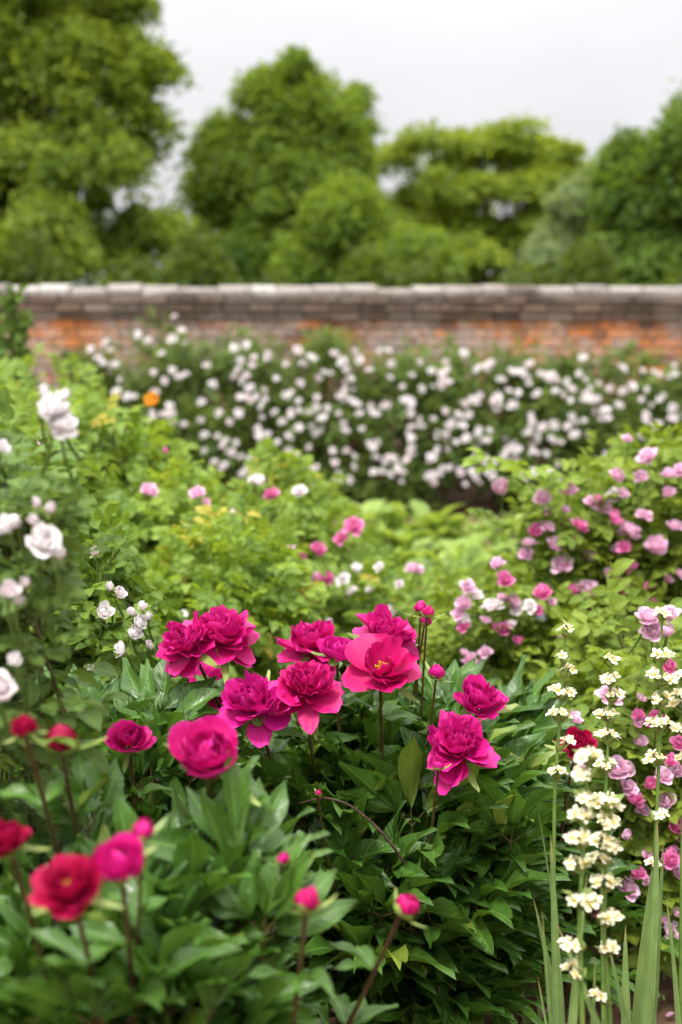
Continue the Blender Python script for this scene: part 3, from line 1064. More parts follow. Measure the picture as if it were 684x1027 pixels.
for a in ((272, 494, 15, 'hot_pink', 'full'), (258, 482, 14, 'blush', 'cup'), (300, 492, 15, 'blush', 'full'), (236, 512, 10, 'blush', 'full'), (290, 545, 16, 'pink', 'full'), (250, 575, 8, 'blush', 'full'), (252, 480, 9, 'blush', 'full')):
    add_rose(s2, a[0], a[1], 4.55, a[2], a[3], a[4])
s3 = rose_bush('rose_shrub', 'small yellow green rose shrub with bright leaves low behind the magenta peony heads', (P(225, 0, 3.9)[0], 4.0),
               [C(225, 600, 3.9, 90, 70, .35), C(170, 650, 3.7, 80, 70, .3)], 'lime_leaf', 90, .10, 16, group=G_L, fill=250)
add_rose(s3, 184, 617, 3.4, 10, 'white', 'cup')
add_rose(s3, 184, 714, 3.0, 12, 'white', 'cup')
s4 = rose_bush('rose_shrub', 'sparse dark stemmed rose shrub against the wall at the far edge', (P(15, 0, 6.2)[0], 6.2),
               [C(10, 440, 6.2, 75, 65, .4), C(40, 430, 6.0, 60, 45, .4), C(-40, 430, 6, 60, 80, .4)], 'lime_leaf', 90, .10, 14, group=G_L, over=.3, fill=60)
add_rose(s4, 152, 402, 5.6, 16, 'orange', 'cup')

# tall dark spires at the far left
sp = thing('larkspur_plant', 'dark feathery spire standing before the wall above the yellow green shrub', 'plant', (P(14, 0, 7.2)[0], 7.2, 0))
fo, st = MB(), MB()
for (px, top) in ((12, 292), (22, 318), (2, 330)):
    a, b = P(px, 460, 7.2), P(px, top, 7.2)
    a[2] = 0
    st.tube(bez(a, (a + b) / 2 + [.02, 0, 0], b, 8), .012, .004, 5)
    n = 260
    t = rng.uniform(.45, 1, n)
    pos = a + (b - a) * t[:, None] + rng.normal(0, 1, (n, 3)) * [.05, .05, .03] * (1.25 - t)[:, None] * 1.3
    fo.stamp(OVAL[0], frames(rand_dirs(n) + [0, 0, .5], rand_dirs(n) + [0, 0, .4], rng.uniform(.04, .08, n)), pos, rng.uniform(0, .8, n))
part('foliage', fo, MAT['grey_rose_leaf'], sp)
part('stem', st, MAT['cane'], sp)

# --- white rose bushes at the left
G_W = 'white rose bushes at the left'
w1 = rose_bush('white_rose_bush', 'white rose bush with thorny green stems and small cream buds beside the magenta peonies', (P(50, 0, 2.9)[0], 3.0),
               [C(70, 640, 2.8, 90, 100, .25), C(20, 600, 2.8, 70, 130, .25), C(95, 720, 2.85, 90, 80, .25)], 'rose_leaf', 100, .092, 14, group=G_W, fill=80)
for a in ((104, 613, 17, 'white', 'cup'), (120, 594, 13, 'blush', 'cup'), (141, 624, 18, 'white', 'full'), (134, 634, 15, 'white', 'cup'), (121, 652, 15, 'white', 'cup'), (71, 771, 24, 'white', 'cup'), (52, 585, 8, 'white', 'cup')):
    add_rose(w1, a[0], a[1], 2.5, a[2], a[3], a[4], axis=norm(np.array([rng.normal(0, .5), -.5, .6])))
for a in ((133, 614), (143, 607), (149, 618), (94, 553), (110, 588), (66, 580), (97, 686), (102, 690), (92, 672), (33, 672), (65, 725), (77, 795), (150, 646)):
    add_rose(w1, a[0], a[1], 2.5, 8.5, 'blush', 'bud')
w2 = rose_bush('white_rose_bush', 'blurred white rose bush nearest the viewer with large blue green leaves and big white blooms', (P(-60, 0, 1.7)[0], 1.8),
               [C(-18, 540, 1.65, 50, 130, .10), C(12, 500, 1.7, 55, 70, .10), C(-40, 650, 1.62, 40, 90, .08)], 'grey_rose_leaf', 27, .085, 11, group=G_W, cr=.0032)
for a in ((53, 406, 32, 'white', 'full'), (61, 423, 34, 'white', 'full'), (3, 526, 28, 'white', 'full'), (44, 541, 38, 'white', 'full'), (9, 592, 20, 'blush', 'cup'), (0, 687, 36, 'blush', 'full'), (14, 660, 14, 'white', 'cup'), (2, 447, 16, 'white', 'full')):
    add_rose(w2, a[0], a[1], 1.47, a[2], a[3], a[4], axis=norm(np.array([rng.normal(.2, .3), -.6, .7])))
for a in ((44, 391), (65, 396), (34, 521), (17, 524), (36, 504), (50, 510), (26, 583), (20, 602), (60, 555)):
    add_rose(w2, a[0], a[1], 1.48, 10, 'blush', 'bud')

# --- low pale plants in the middle of the bed
G_M = 'pale leafy perennials in the middle bed'


def hosta(label, px, Y, rx, h, n=60, ls=.20):
    c = P(px, 345, Y)
    root = thing('leafy_perennial', label, 'plant', (c[0], Y, 0), G_M)
    mb = MB()
    r = M(rx, Y)
    az = rng.uniform(0, 6.28, n)
    e = rng.uniform(.3, 1.3, n)
    rad = r * rng.uniform(.05, .75, n)
    d = np.stack([np.cos(az) * np.cos(e), np.sin(az) * np.cos(e), np.sin(e)], 1)
    pos = np.stack([c[0] + np.cos(az) * rad, Y + np.sin(az) * rad, h * (.25 + .6 * rng.uniform(0, 1, n)) * (1.1 - .6 * rad / r)], 1)
    nn = norm(np.array([0, 0, 1.0]) - d * .4 + rng.normal(0, .2, (n, 3)))
    for k in range(2):
        s = np.arange(n) % 2 == k
        mb.stamp(HOSTA[k], frames(d[s], nn[s], ls * rng.uniform(.7, 1.2, s.sum())), pos[s], np.clip(rng.normal(.5, .22, s.sum()), 0, 1))
    part('foliage', mb, MAT['low_leaf'], root)
    st = MB()
    for i in range(0, n, 2):
        st.tube(bez((c[0], Y, 0), (c[0] * .5 + pos[i][0] * .5, Y * .5 + pos[i][1] * .5, pos[i][2] * .8), pos[i], 5), .004, .003, 4)
    part('stem', st, MAT['green_stem'], root)
    return root


for i, (px, Y, rx, h, lab) in enumerate((
        (375, 8.6, 45, .42, 'pale green leafy clump below the middle of the climbing roses'),
        (495, 7.6, 50, .30, 'pale green leafy clump just under the bare earth strip beside the tall pink rose'),
        (440, 8.7, 48, .34, 'pale green leafy clump at the near edge of the bare earth strip'),
        (515, 8.9, 45, .26, 'low pale clump on the bare earth strip beside the tall pink rose sprays'),
        (400, 7.3, 60, .42, 'broad yellow green clump behind the pale pink single rose'),
        (465, 6.8, 60, .40, 'yellow green clump before the earth strip, beside the tall pink rose bush'),
        (335, 7.2, 50, .45, 'leafy clump around the distant pair of hot pink blooms'),
        (300, 6.4, 55, .40, 'leafy clump under the distant hot pink blooms, behind the peony heads'),
        (385, 5.9, 60, .38, 'leafy clump with white dots directly above the open yellow centred peony'),
        (445, 5.4, 60, .36, 'leafy clump above the two small crimson peony buds'),
        (330, 5.2, 60, .36, 'leafy clump just above the middle magenta peony heads'),
        (545, 7.0, 50, .30, 'leafy clump half hidden behind the tall pink rose bush'))):
    h_ = hosta(lab, px, Y, rx, h, 75, .17)

# stuff between them
gc = MB()
n = 15000
X = rng.uniform(-3.2, 3.4, n)
Yg = rng.uniform(3.6, 8.0, n)
keep = (np.abs(X) < Yg * .27 + .25)
X, Yg = X[keep], Yg[keep]
n = len(X)
pos = np.stack([X, Yg, rng.uniform(.02, .22, n) * (.6 + .4 * np.sin(X * 5) * np.sin(Yg * 4))], 1)
gc.stamp(OVAL[0], frames(rand_dirs(n) + [0, 0, .5], rand_dirs(n) * .7 + [0, -.2, 1], rng.uniform(.05, .11, n)), pos, np.clip(rng.normal(.45, .25, n), 0, 1))
o = link('ground_cover', gc.mesh('ground_cover'), MAT['low_leaf'])
o['kind'] = 'stuff'
o['label'] = 'low pale green ground cover leaves between the rose bushes'

# distant hot pink roses in the middle
m1 = rose_bush('rose_shrub', 'small distant rose bush with a pair of round hot pink blooms', (P(345, 0, 6.0)[0], 6.1),
               [C(345, 560, 6.0, 35, 30, .25), C(320, 590, 5.9, 30, 25, .2)], 'lime_leaf', 34, .11, 12, group='small roses in the middle bed')
for a in ((355, 526, 23, 'hot_pink'), (341, 539, 15, 'hot_pink'), (312, 579, 17, 'pink'), (326, 578, 19, 'hot_pink'), (320, 550, 16, 'hot_pink'), (303, 556, 10, 'hot_pink')):
    add_rose(m1, a[0], a[1], 4.75, a[2], a[3], 'full')
m2 = rose_bush('rose_shrub', 'low rose bush with scattered little white blooms and one pale pink bloom', (P(390, 0, 5.0)[0], 5.1),
               [C(390, 605, 5.0, 55, 30, .25), C(330, 610, 5.0, 45, 25, .2)], 'lime_leaf', 50, .10, 12, group='small roses in the middle bed')
for a in ((416, 569, 19, 'pink'), (343, 580, 14, 'white'), (358, 569, 12, 'white'), (380, 568, 10, 'white'), (311, 612, 11, 'white'), (371, 590, 11, 'white'), (400, 585, 9, 'blush'), (352, 592, 12, 'blush'), (330, 622, 8, 'white'), (440, 592, 9, 'white'), (393, 611, 10, 'blush')):
    add_rose(m2, a[0], a[1], 4.6, a[2], a[3], 'full')

# --- pink roses at the right
G_P = 'pink rose bushes at the right'
r1 = rose_bush('pink_rose_bush', 'tall loose pink rose bush with arching sprays before the white climbing roses', (P(640, 0, 4.3)[0], 4.4),
               [C(640, 540, 4.3, 70, 80, .35), C(580, 550, 4.2, 60, 55, .3), C(690, 520, 4.3, 70, 80, .3), C(620, 620, 4.2, 90, 70, .35)], 'fresh_leaf', 125, .105, 14, group=G_P, over=.18, fill=120)
# a long arching spray to the left
for a in ((502, 489, 17, 'pink', 'cup'), (545, 498, 19, 'pink', 'full'), (571, 489, 20, 'pink', 'full'), (620, 476, 16, 'pink', 'full'), (648, 457, 21, 'pink', 'full'), (643, 477, 15, 'pink', 'full'), (671, 474, 17, 'pink', 'full'),
          (626, 494, 13, 'lilac', 'full'), (583, 526, 19, 'hot_pink', 'full'), (617, 520, 16, 'hot_pink', 'cup'), (633, 531, 21, 'pink', 'full'), (647, 515, 18, 'pink', 'full'), (659, 546, 23, 'pink', 'full'), (677, 526, 17, 'pink', 'full'), (626, 548, 14, 'hot_pink', 'full'),
          (538, 531, 15, 'hot_pink', 'full'), (550, 527, 15, 'pink', 'full'), (530, 543, 19, 'lilac', 'full'), (527, 555, 15, 'pink', 'full'), (558, 545, 18, 'pink', 'full'), (563, 564, 22, 'pink', 'full'), (590, 591, 26, 'pink', 'full'), (574, 590, 15, 'hot_pink', 'full'),
          (622, 586, 18, 'hot_pink', 'full'), (548, 514, 10, 'lilac', 'cup'), (670, 494, 12, 'pink', 'cup'), (682, 470, 14, 'pink', 'full'), (600, 500, 9, 'hot_pink', 'cup'), (629, 440, 10, 'lilac', 'cup')):
    add_rose(r1, a[0], a[1], 3.95, a[2], a[3], a[4])
for k in range(24):
    add_rose(r1, rng.uniform(560, 700), rng.uniform(470, 640), 3.98, rng.uniform(10, 18), rng.choice(['pink', 'pink', 'blush', 'hot_pink']), 'full')
spr, lf_p, lf_d = MB(), [], []
q = bez(P(600, 640, 4.2), P(560, 470, 4.0), P(500, 478, 3.9), 22)
spr.tube(q, .005, .002, 5)
for k in range(8, 22):
    lf_p.append(q[k]); lf_d.append(norm(np.array([rng.normal(0, .6), rng.normal(0, .5), .4])))
part('cane', spr, MAT['green_stem'], r1)
lm = MB()
lm.stamp(ROSE_LEAF[0], frames(np.array(lf_d), np.tile([0, -.2, 1.0], (len(lf_d), 1)), .13), np.array(lf_p), rng.uniform(.5, 1, len(lf_d)))
part('foliage', lm, MAT['lime_leaf'], r1)

r2 = rose_bush('pink_rose_bush', 'low rose bush crowded with mixed pink, lilac and white blooms behind the magenta peonies', (P(505, 0, 4.0)[0], 4.1),
               [C(510, 640, 4.0, 65, 50, .35), C(470, 640, 4.0, 45, 45, .3), C(560, 660, 3.8, 60, 60, .3)], 'fresh_leaf', 95, .095, 15, group=G_P, fill=150)
for a in ((543, 593, 19, 'hot_pink', 'full'), (508, 580, 18, 'hot_pink', 'full'), (499, 564, 16, 'pink', 'full'), (469, 588, 16, 'lilac', 'full'), (465, 604, 17, 'lilac', 'full'), (460, 615, 14, 'pink', 'full'), (494, 605, 21, 'blush', 'full'), (514, 601, 15, 'pink', 'full'),
          (518, 611, 13, 'blush', 'full'), (532, 607, 16, 'white', 'full'), (506, 629, 16, 'hot_pink', 'full'), (465, 626, 14, 'hot_pink', 'full'), (519, 642, 10, 'hot_pink', 'cup'), (486, 653, 15, 'lilac', 'full'), (470, 659, 16, 'pink', 'full'), (478, 596, 12, 'blush', 'full'),
          (553, 604, 9, 'pink', 'cup'), (487, 622, 9, 'pink', 'cup'), (543, 618, 11, 'blue', 'full'), (572, 638, 10, 'blue', 'full'), (583, 628, 10, 'blue', 'full'), (560, 655, 9, 'hot_pink', 'cup'), (611, 641, 12, 'hot_pink', 'full'), (480, 665, 9, 'lilac', 'full')):
    add_rose(r2, a[0], a[1], 3.6, a[2], a[3], a[4])
for k in range(12):
    add_rose(r2, rng.uniform(450, 590), rng.uniform(590, 670), 3.6, rng.uniform(9, 15), rng.choice(['pink', 'blush', 'pink', 'hot_pink']), 'full')
r3 = rose_bush('pink_rose_bush', 'pink rose bush with rounded leaves and ruffled blooms behind the cream flower spikes', (P(660, 0, 3.0)[0], 3.1),
               [C(640, 780, 3.0, 75, 90, .3), C(700, 800, 3.0, 70, 140, .3), C(640, 690, 3.1, 80, 70, .3), C(690, 900, 2.9, 70, 60, .25)], 'fresh_leaf', 135, .105, 14, group=G_P, fill=200)
for a in ((650, 617, 26, 'lilac', 'full'), (670, 615, 22, 'lilac', 'full'), (654, 632, 22, 'lilac', 'full'), (668, 633, 18, 'lilac', 'cup'), (671, 667, 13, 'hot_pink', 'cup'), (577, 720, 19, 'pink', 'full'), (640, 716, 13, 'hot_pink', 'full'), (641, 724, 11, 'pink', 'cup'),
          (612, 696, 25, 'lilac', 'full'), (620, 770, 29, 'lilac', 'full'), (585, 769, 20, 'pink', 'full'), (674, 762, 16, 'hot_pink', 'full'), (666, 777, 20, 'pink', 'full'), (638, 799, 25, 'hot_pink', 'full'), (631, 789, 19, 'pink', 'full'), (668, 802, 20, 'pink', 'full'),
          (545, 791, 19, 'hot_pink', 'full'), (653, 786, 14, 'hot_pink', 'cup'), (681, 829, 18, 'hot_pink', 'cup'), (673, 862, 19, 'hot_pink', 'full'), (641, 875, 15, 'hot_pink', 'full'), (631, 891, 25, 'pink', 'full'), (597, 914, 15, 'hot_pink', 'full'), (681, 939, 34, 'pink', 'full'),
          (651, 884, 10, 'pink', 'cup'), (629, 838, 10, 'lilac', 'cup'), (575, 852, 9, 'hot_pink', 'cup'), (574, 874, 9, 'hot_pink', 'cup'), (630, 770, 12, 'pink', 'cup'), (680, 915, 12, 'lilac', 'full'), (643, 700, 9, 'lilac', 'cup')):
    add_rose(r3, a[0], a[1], 2.66, a[2], a[3], a[4])
for k in range(14):
    add_rose(r3, rng.uniform(620, 700), rng.uniform(690, 930), 2.68, rng.uniform(11, 20), rng.choice(['pink', 'pink', 'hot_pink']), rng.choice(['full', 'cup']))


# leaves just under the blooms
LEAFSIZE = {'white_rose_bush': .085, 'rose_shrub': .10, 'pink_rose_bush': .095}
for nm, (root, pp_, dd_) in TUFTS.items():
    fo = [c for c in root.children if c.name.startswith('foliage')][0]
    mb = MB()
    n = len(pp_)
    mb.stamp(ROSE_LEAF[1], frames(np.array(dd_), norm(np.array([0, -.2, 1.0]) + rng.normal(0, .3, (n, 3))), LEAFSIZE[nm.split('.')[0]] * rng.uniform(.7, 1.1, n)), np.array(pp_), np.clip(rng.normal(.6, .2, n), 0, 1))
    part('foliage', mb, fo.data.materials[0], root)

# ------------------------------------------------------------------ peonies
G_PE = 'magenta peony plants'


def peony_leaves(base, stems, rg_seed, leaf=.115, per=6, t0=.32):
    """stems: list of (tip xyz). Returns foliage MB and stem MB"""
    rg = np.random.default_rng(rg_seed)
    fol, stm = MB(), MB()
    P_, D_, N_, L_, T_ = [], [], [], [], []
    for tip in stems:
        tip = np.asarray(tip, float)
        b = np.array([base[0] + rg.normal(0, .06), base[1] + rg.normal(0, .06), 0])
        mid = np.array([b[0] * .75 + tip[0] * .25, b[1] * .75 + tip[1] * .25, tip[2] * .62])
        q = bez(b, mid, tip, 20)
        stm.tube(q[::2], .0052, .0030, 6, rg.uniform())
        tg = np.gradient(q, axis=0)
        az0 = rg.uniform(0, 6.28)
        tone_s = rg.normal(.45, .14)
        for k in range(per):
            t = t0 + (1 - t0) * (k + .5 + rg.uniform(-.3, .3)) / per
            j = min(18, int(t * 19))
            p = q[j]
            if p[2] < .10:
                continue
            az = az0 + k * 2.4 + rg.normal(0, .25)
            el = math.radians(26 + 50 * t ** 2 + rg.normal(0, 11))
            out = np.array([math.cos(az), math.sin(az), 0])
            # leaves spread outward from the clump
            away = (p - np.array([base[0], base[1], p[2]]))
            out = norm(out + away * 1.6)
            d = out * math.cos(el) + np.array([0, 0, math.sin(el)])
            side = norm(np.cross(d, [0, 0, 1.0]))
            up = np.cross(side, d)
            size = leaf * rg.uniform(.8, 1.2) * (1.12 - .35 * max(0, t - .6))
            pet = size * rg.uniform(.7, 1.1)
            pe = p + d * pet
            stm.tube(bez(p, p + d * pet * .5 + [0, 0, .012], pe, 5), .0022, .0015, 4)
            for a, sc in ((0, 1.0), (.75, .92), (-.75, .92)):
                bd = norm(d * math.cos(a) + side * math.sin(a) + rg.normal(0, .07, 3))
                st = pe + bd * size * .22
                sd = norm(np.cross(bd, up))
                stm.tube([pe, st], .0014, .0011, 4)
                for a2, s2 in ((0, 1.0), (.52, .88), (-.52, .88)):
                    if rg.uniform() < .10:
                        continue
                    ld = norm(bd * math.cos(a2) + sd * math.sin(a2) + rg.normal(0, .14, 3) + np.array([0, 0, .04]))
                    P_.append(st + ld * .004)
                    D_.append(ld)
                    N_.append(norm(up + rg.normal(0, .22, 3) + np.array([0, 0, .35])))
                    L_.append(size * sc * s2 * rg.uniform(.85, 1.15))
                    T_.append(np.clip(tone_s + rg.normal(0, .2) + .25 * (t - .6), 0, 1))
    P_, D_, N_, L_, T_ = map(np.array, (P_, D_, N_, L_, T_))
    kk = rg.integers(0, len(PEONY_LEAF), len(P_))
    for k in range(len(PEONY_LEAF)):
        s = kk == k
        fol.stamp(PEONY_LEAF[k], frames(D_[s], N_[s], L_[s]), P_[s], T_[s])
    return fol, stm


FORMS = {'ball': (peony_ball, .092), 'double': (peony_double, .112), 'bowl': (peony_bowl, .118), 'globe': (peony_globe, .088), 'semi': (peony_semi, .100), 'bud': (peony_bud, .062)}
PSEED = [500]


STEMLEAF = {}


def peony_bloom(root, px, py, Y, w, form, toward=28, side=0, mat='peony', stam=0, stem_to=None, seed=None, leafy=True, label=None, bend=0.0):
    PSEED[0] += 1
    sd = PSEED[0] if seed is None else seed
    fn, nom = FORMS[form]
    axis = tilt_axis(toward, side)
    s = M(w * (.94 if form != 'bud' else 1), Y) / nom
    lift = {'double': .026, 'bowl': .020, 'globe': .019, 'semi': .022, 'ball': .026, 'bud': .020}[form]
    base = P(px, py, Y) - axis * lift * s
    me = fn(sd).mesh('peony bloom')
    me.materials.append(MAT[mat])
    o = place('bud' if form == 'bud' else 'flower', me, root, base, axis, rng.uniform(0, 6), s, .74 if form == 'globe' else 1.0)
    if label:
        o['label'] = label
    if stam:
        link('stamens', stamens(stam, .016, 42, .006, sd).mesh('stamens'), MAT['stamen'], o)
    if form == 'bud':
        c = flower([(4, .036, .046, 2, 100, .030, 0, 0, .009, -.004, .1), (2, .07, .012, 0, 40, .02, 0, 0, .006, -.004, .3)], sd + 9, 5, 6)
    else:
        c = flower([(4, .026, .022, -30, 10, .02, 0, 0, .005, -.003, .3), (2, .07, .014, -25, 5, .02, .03, 0, .005, -.004, .4)], sd + 9, 5, 6)
    link('sepals', c.mesh('sepals'), MAT['sepal'], o)
    st = MB()
    foot = np.array(stem_to if stem_to is not None else (root.location.x, root.location.y, 0.0), float) + np.array([rng.normal(0, .05), rng.normal(0, .05), 0])
    m = base - axis * .08 - np.array([0, -.16, .13]) + (foot - base) * .12
    m[2] = max(m[2], .2)
    m[0] += bend
    st.tube(bez(base - axis * .004, m, foot, 14), *((.0018, .0034) if form == 'bud' and w < 30 else (.0026, .0044)), 7)
    link('stem', st.mesh('stem', True, root.location), MAT['peony_stem'], root)
    if form != 'bud' or w > 18:
        q = bez(base - axis * .004, m, foot, 14)
        for k, tt in enumerate((.22, .36, .50)):
            az = rng.uniform(0, 6.28)
            p = q[int(tt * 13)]
            d = norm(np.array([math.cos(az), math.sin(az), .55]))
            side_ = norm(np.cross(d, [0, 0, 1.0]))
            for a_ in (0, .7, -.7):
                ld = norm(d * math.cos(a_) + side_ * math.sin(a_))
                STEMLEAF.setdefault(root.name, (root, [], []))[1].append(p + ld * .004)
                STEMLEAF[root.name][2].append(ld)
    return o


def spray(n, cx, cy, rx, ry, Yc, dY, seed):
    """stem tips over an oval in the picture at depths around Yc"""
    rg = np.random.default_rng(seed)
    out = []
    for i in range(n):
        a = rg.uniform(0, 6.28)
        r = math.sqrt(rg.uniform())
        px, py = cx + rx * r * math.cos(a), cy + ry * r * math.sin(a)
        # lower tips are nearer to the viewer: the clump is a dome
        Y = Yc + dY * (0.5 - (py - (cy - ry)) / (2 * ry)) * 2 + rg.normal(0, .05)
        out.append(P(px, py, Y))
    return out


# centre clump, in focus
cx0 = P(400, 0, 2.5)
pc = thing('peony_plant', 'lush peony in sharp focus carrying a crowd of magenta double blooms', 'peony', (cx0[0], 2.52, 0), G_PE)
fol, stm = peony_leaves((cx0[0], 2.52), spray(30, 365, 820, 110, 82, 2.50, .26, 21) + spray(16, 465, 855, 80, 70, 2.50, .2, 28) + spray(16, 400, 925, 130, 55, 2.30, .10, 22), 31, .128, 6, .26)
part('foliage', fol, MAT['peony_leaf'], pc)
part('stalk', stm, MAT['peony_stem'], pc)
f0 = (cx0[0], 2.5, 0)
for a in (
        dict(px=183, py=640, Y=2.30, w=74, form='double', toward=35, side=-28),
        dict(px=226, py=629, Y=2.33, w=78, form='double', toward=12, side=8),
        dict(px=214, py=684, Y=2.46, w=56, form='double', toward=25, side=5),
        dict(px=254, py=700, Y=2.22, w=80, form='double', toward=28, side=-8),
        dict(px=308, py=683, Y=2.24, w=76, form='double', toward=26, side=6),
        dict(px=312, py=640, Y=2.42, w=68, form='double', toward=20, side=-5, stam=40),
        dict(px=340, py=650, Y=2.34, w=46, form='globe', toward=18, side=8, mat='peony'),
        dict(px=388, py=630, Y=2.44, w=70, form='double', toward=20, side=0),
        dict(px=383, py=668, Y=2.24, w=82, form='bowl', toward=44, side=3, stam=90, label='wide open magenta bloom with yellow stamens'),
        dict(px=481, py=698, Y=2.38, w=58, form='ball', toward=26, side=5),
        dict(px=460, py=743, Y=2.22, w=80, form='double', toward=34, side=-4, stam=30)):
    peony_bloom(pc, stem_to=f0, **a)
for a in ((429, 613, 2.40, 17, 4), (421, 609, 2.42, 15, -6), (438, 674, 2.28, 20, 4), (319, 795, 2.12, 8, 0), (427, 622, 2.42, 14, 12)):
    peony_bloom(pc, a[0], a[1], a[2], a[3], 'bud', 10, a[4], 'peony', stem_to=f0)
peony_bloom(pc, 440, 768, 2.14, 13, 'bud', 6, 3, 'peony', stem_to=f0)

# second clump at the right edge of the first
cx1 = P(560, 0, 2.75)
pr = thing('peony_plant', 'peony with one dark crimson bloom behind the thin cream flower spike', 'peony', (cx1[0], 2.8, 0), G_PE)
fol, stm = peony_leaves((cx1[0], 2.8), spray(14, 545, 885, 50, 60, 2.75, .12, 24), 33, .10, 5, .3)
part('foliage', fol, MAT['peony_leaf'], pr)
part('stalk', stm, MAT['peony_stem'], pr)
peony_bloom(pr, 580, 744, 2.45, 46, 'ball', 20, 8, 'peony_red')

# left clump behind the front one
cx2 = P(90, 0, 2.3)
pl = thing('peony_plant', 'peony with a half open yellow centred bloom and dark buds below the white rose bush', 'peony', (cx2[0], 2.35, 0), G_PE)
fol, stm = peony_leaves((cx2[0], 2.35), spray(20, 130, 800, 110, 35, 2.2, .15, 25), 34, .115, 5, .3)
part('foliage', fol, MAT['peony_leaf'], pl)
part('stalk', stm, MAT['peony_stem'], pl)
peony_bloom(pl, 130, 741, 1.95, 52, 'semi', 30, 6, 'peony', stam=40)
peony_bloom(pl, 24, 727, 1.36, 32, 'ball', 20, 0, 'peony_red')
peony_bloom(pl, 62, 741, 1.52, 37, 'bud', 12, 4, 'peony_red')

# front clump, out of focus
cx3 = P(90, 0, 1.55)
pf = thing('peony_plant', 'blurred peony nearest the viewer with crimson blooms and a cupped magenta bloom', 'peony', (cx3[0], 1.62, 0), G_PE)
fol, stm = peony_leaves((cx3[0], 1.62), spray(34, 135, 955, 170, 75, 1.58, .12, 26) + spray(12, 80, 1065, 190, 30, 1.40, .05, 27), 35, .100, 6, .35)
part('foliage', fol, MAT['peony_leaf'], pf)
part('stalk', stm, MAT['peony_stem'], pf)
f3 = (cx3[0], 1.6, 0)
for a in (
        dict(px=208, py=752, Y=1.58, w=82, form='globe', toward=34, side=2),
        dict(px=6, py=838, Y=1.30, w=58, form='ball', toward=24, side=-5, mat='peony_red'),
        dict(px=68, py=887, Y=1.20, w=80, form='semi', toward=30, side=-6, mat='peony_red', stam=40),
        dict(px=121, py=862, Y=1.24, w=66, form='globe', toward=24, side=4),
        dict(px=143, py=833, Y=1.30, w=29, form='bud', toward=12, side=8),
        dict(px=308, py=902, Y=1.36, w=34, form='bud', toward=10, side=6),
        dict(px=408, py=908, Y=1.52, w=31, form='bud', toward=12, side=30),
        dict(px=284, py=861, Y=1.50, w=16, form='bud', toward=8, side=10)):
    peony_bloom(pf, stem_to=f3, **a)


for root, pp_, dd_ in STEMLEAF.values():
    mb = MB()
    n = len(pp_)
    ax_ = frames(np.array(dd_), norm(np.array([0, -.1, 1.0]) + rng.normal(0, .25, (n, 3))), .068 * rng.uniform(.7, 1.15, n))
    for k in range(4):
        sl = np.arange(n) % 4 == k
        mb.stamp(PEONY_LEAF[k], ax_[sl], np.array(pp_)[sl], np.clip(rng.normal(.6, .2, sl.sum()), 0, 1))
    part('foliage', mb, MAT['peony_leaf'], root)

# bare stem bending through the leaves
tw = thing('bare_stem', 'dark brown bare stem bending through the leaves of the sharp peony', 'stem', tuple(P(432, 905, 2.2) * [1, 1, 0]))
mb = MB()
pts = [P(*q) for q in ((300, 806, 2.24), (325, 799, 2.20), (350, 806, 2.19), (377, 828, 2.20), (394, 848, 2.19), (416, 881, 2.22), (427, 908, 2.27), (440, 960, 2.34))]
pts.append(np.array([pts[-1][0], 2.25, 0]))
pp = np.array(pts)
tt = np.linspace(0, len(pp) - 1, 40)
pp = np.stack([np.interp(tt, np.arange(len(pp)), pp[:, k]) for k in range(3)], 1)
for _ in range(3):
    pp[1:-1] = (pp[:-2] + pp[1:-1] * 2 + pp[2:]) / 4
mb.tube(pp, .0016, .0034, 7)
part('twig', mb, MAT['dead'], tw)

# ------------------------------------------------------------------ cream flower spikes
G_S = 'cream flower spikes in the corner'


def floret_mb(seed):
    return flower([(6, .0125, .0085, 8, 20, .012, .02, .05, .001, 0, .15)], seed, 3, 4)


def bead(c, r):
    """small yellow boss in the middle of a floret: petal bases share the cream material's yellow end"""
    q = np.array([[-1, -1, -1], [1, -1, -1], [1, 1, -1], [-1, 1, -1], [-1, -1, 1], [1, -1, 1], [1, 1, 1], [-1, 1, 1]], float) * r * .6
    f = np.array([[0, 3, 2, 1], [4, 5, 6, 7], [0, 1, 5, 4], [1, 2, 6, 5], [2, 3, 7, 6], [3, 0, 4, 7]])
    return q + c, f, np.zeros((8, 3))


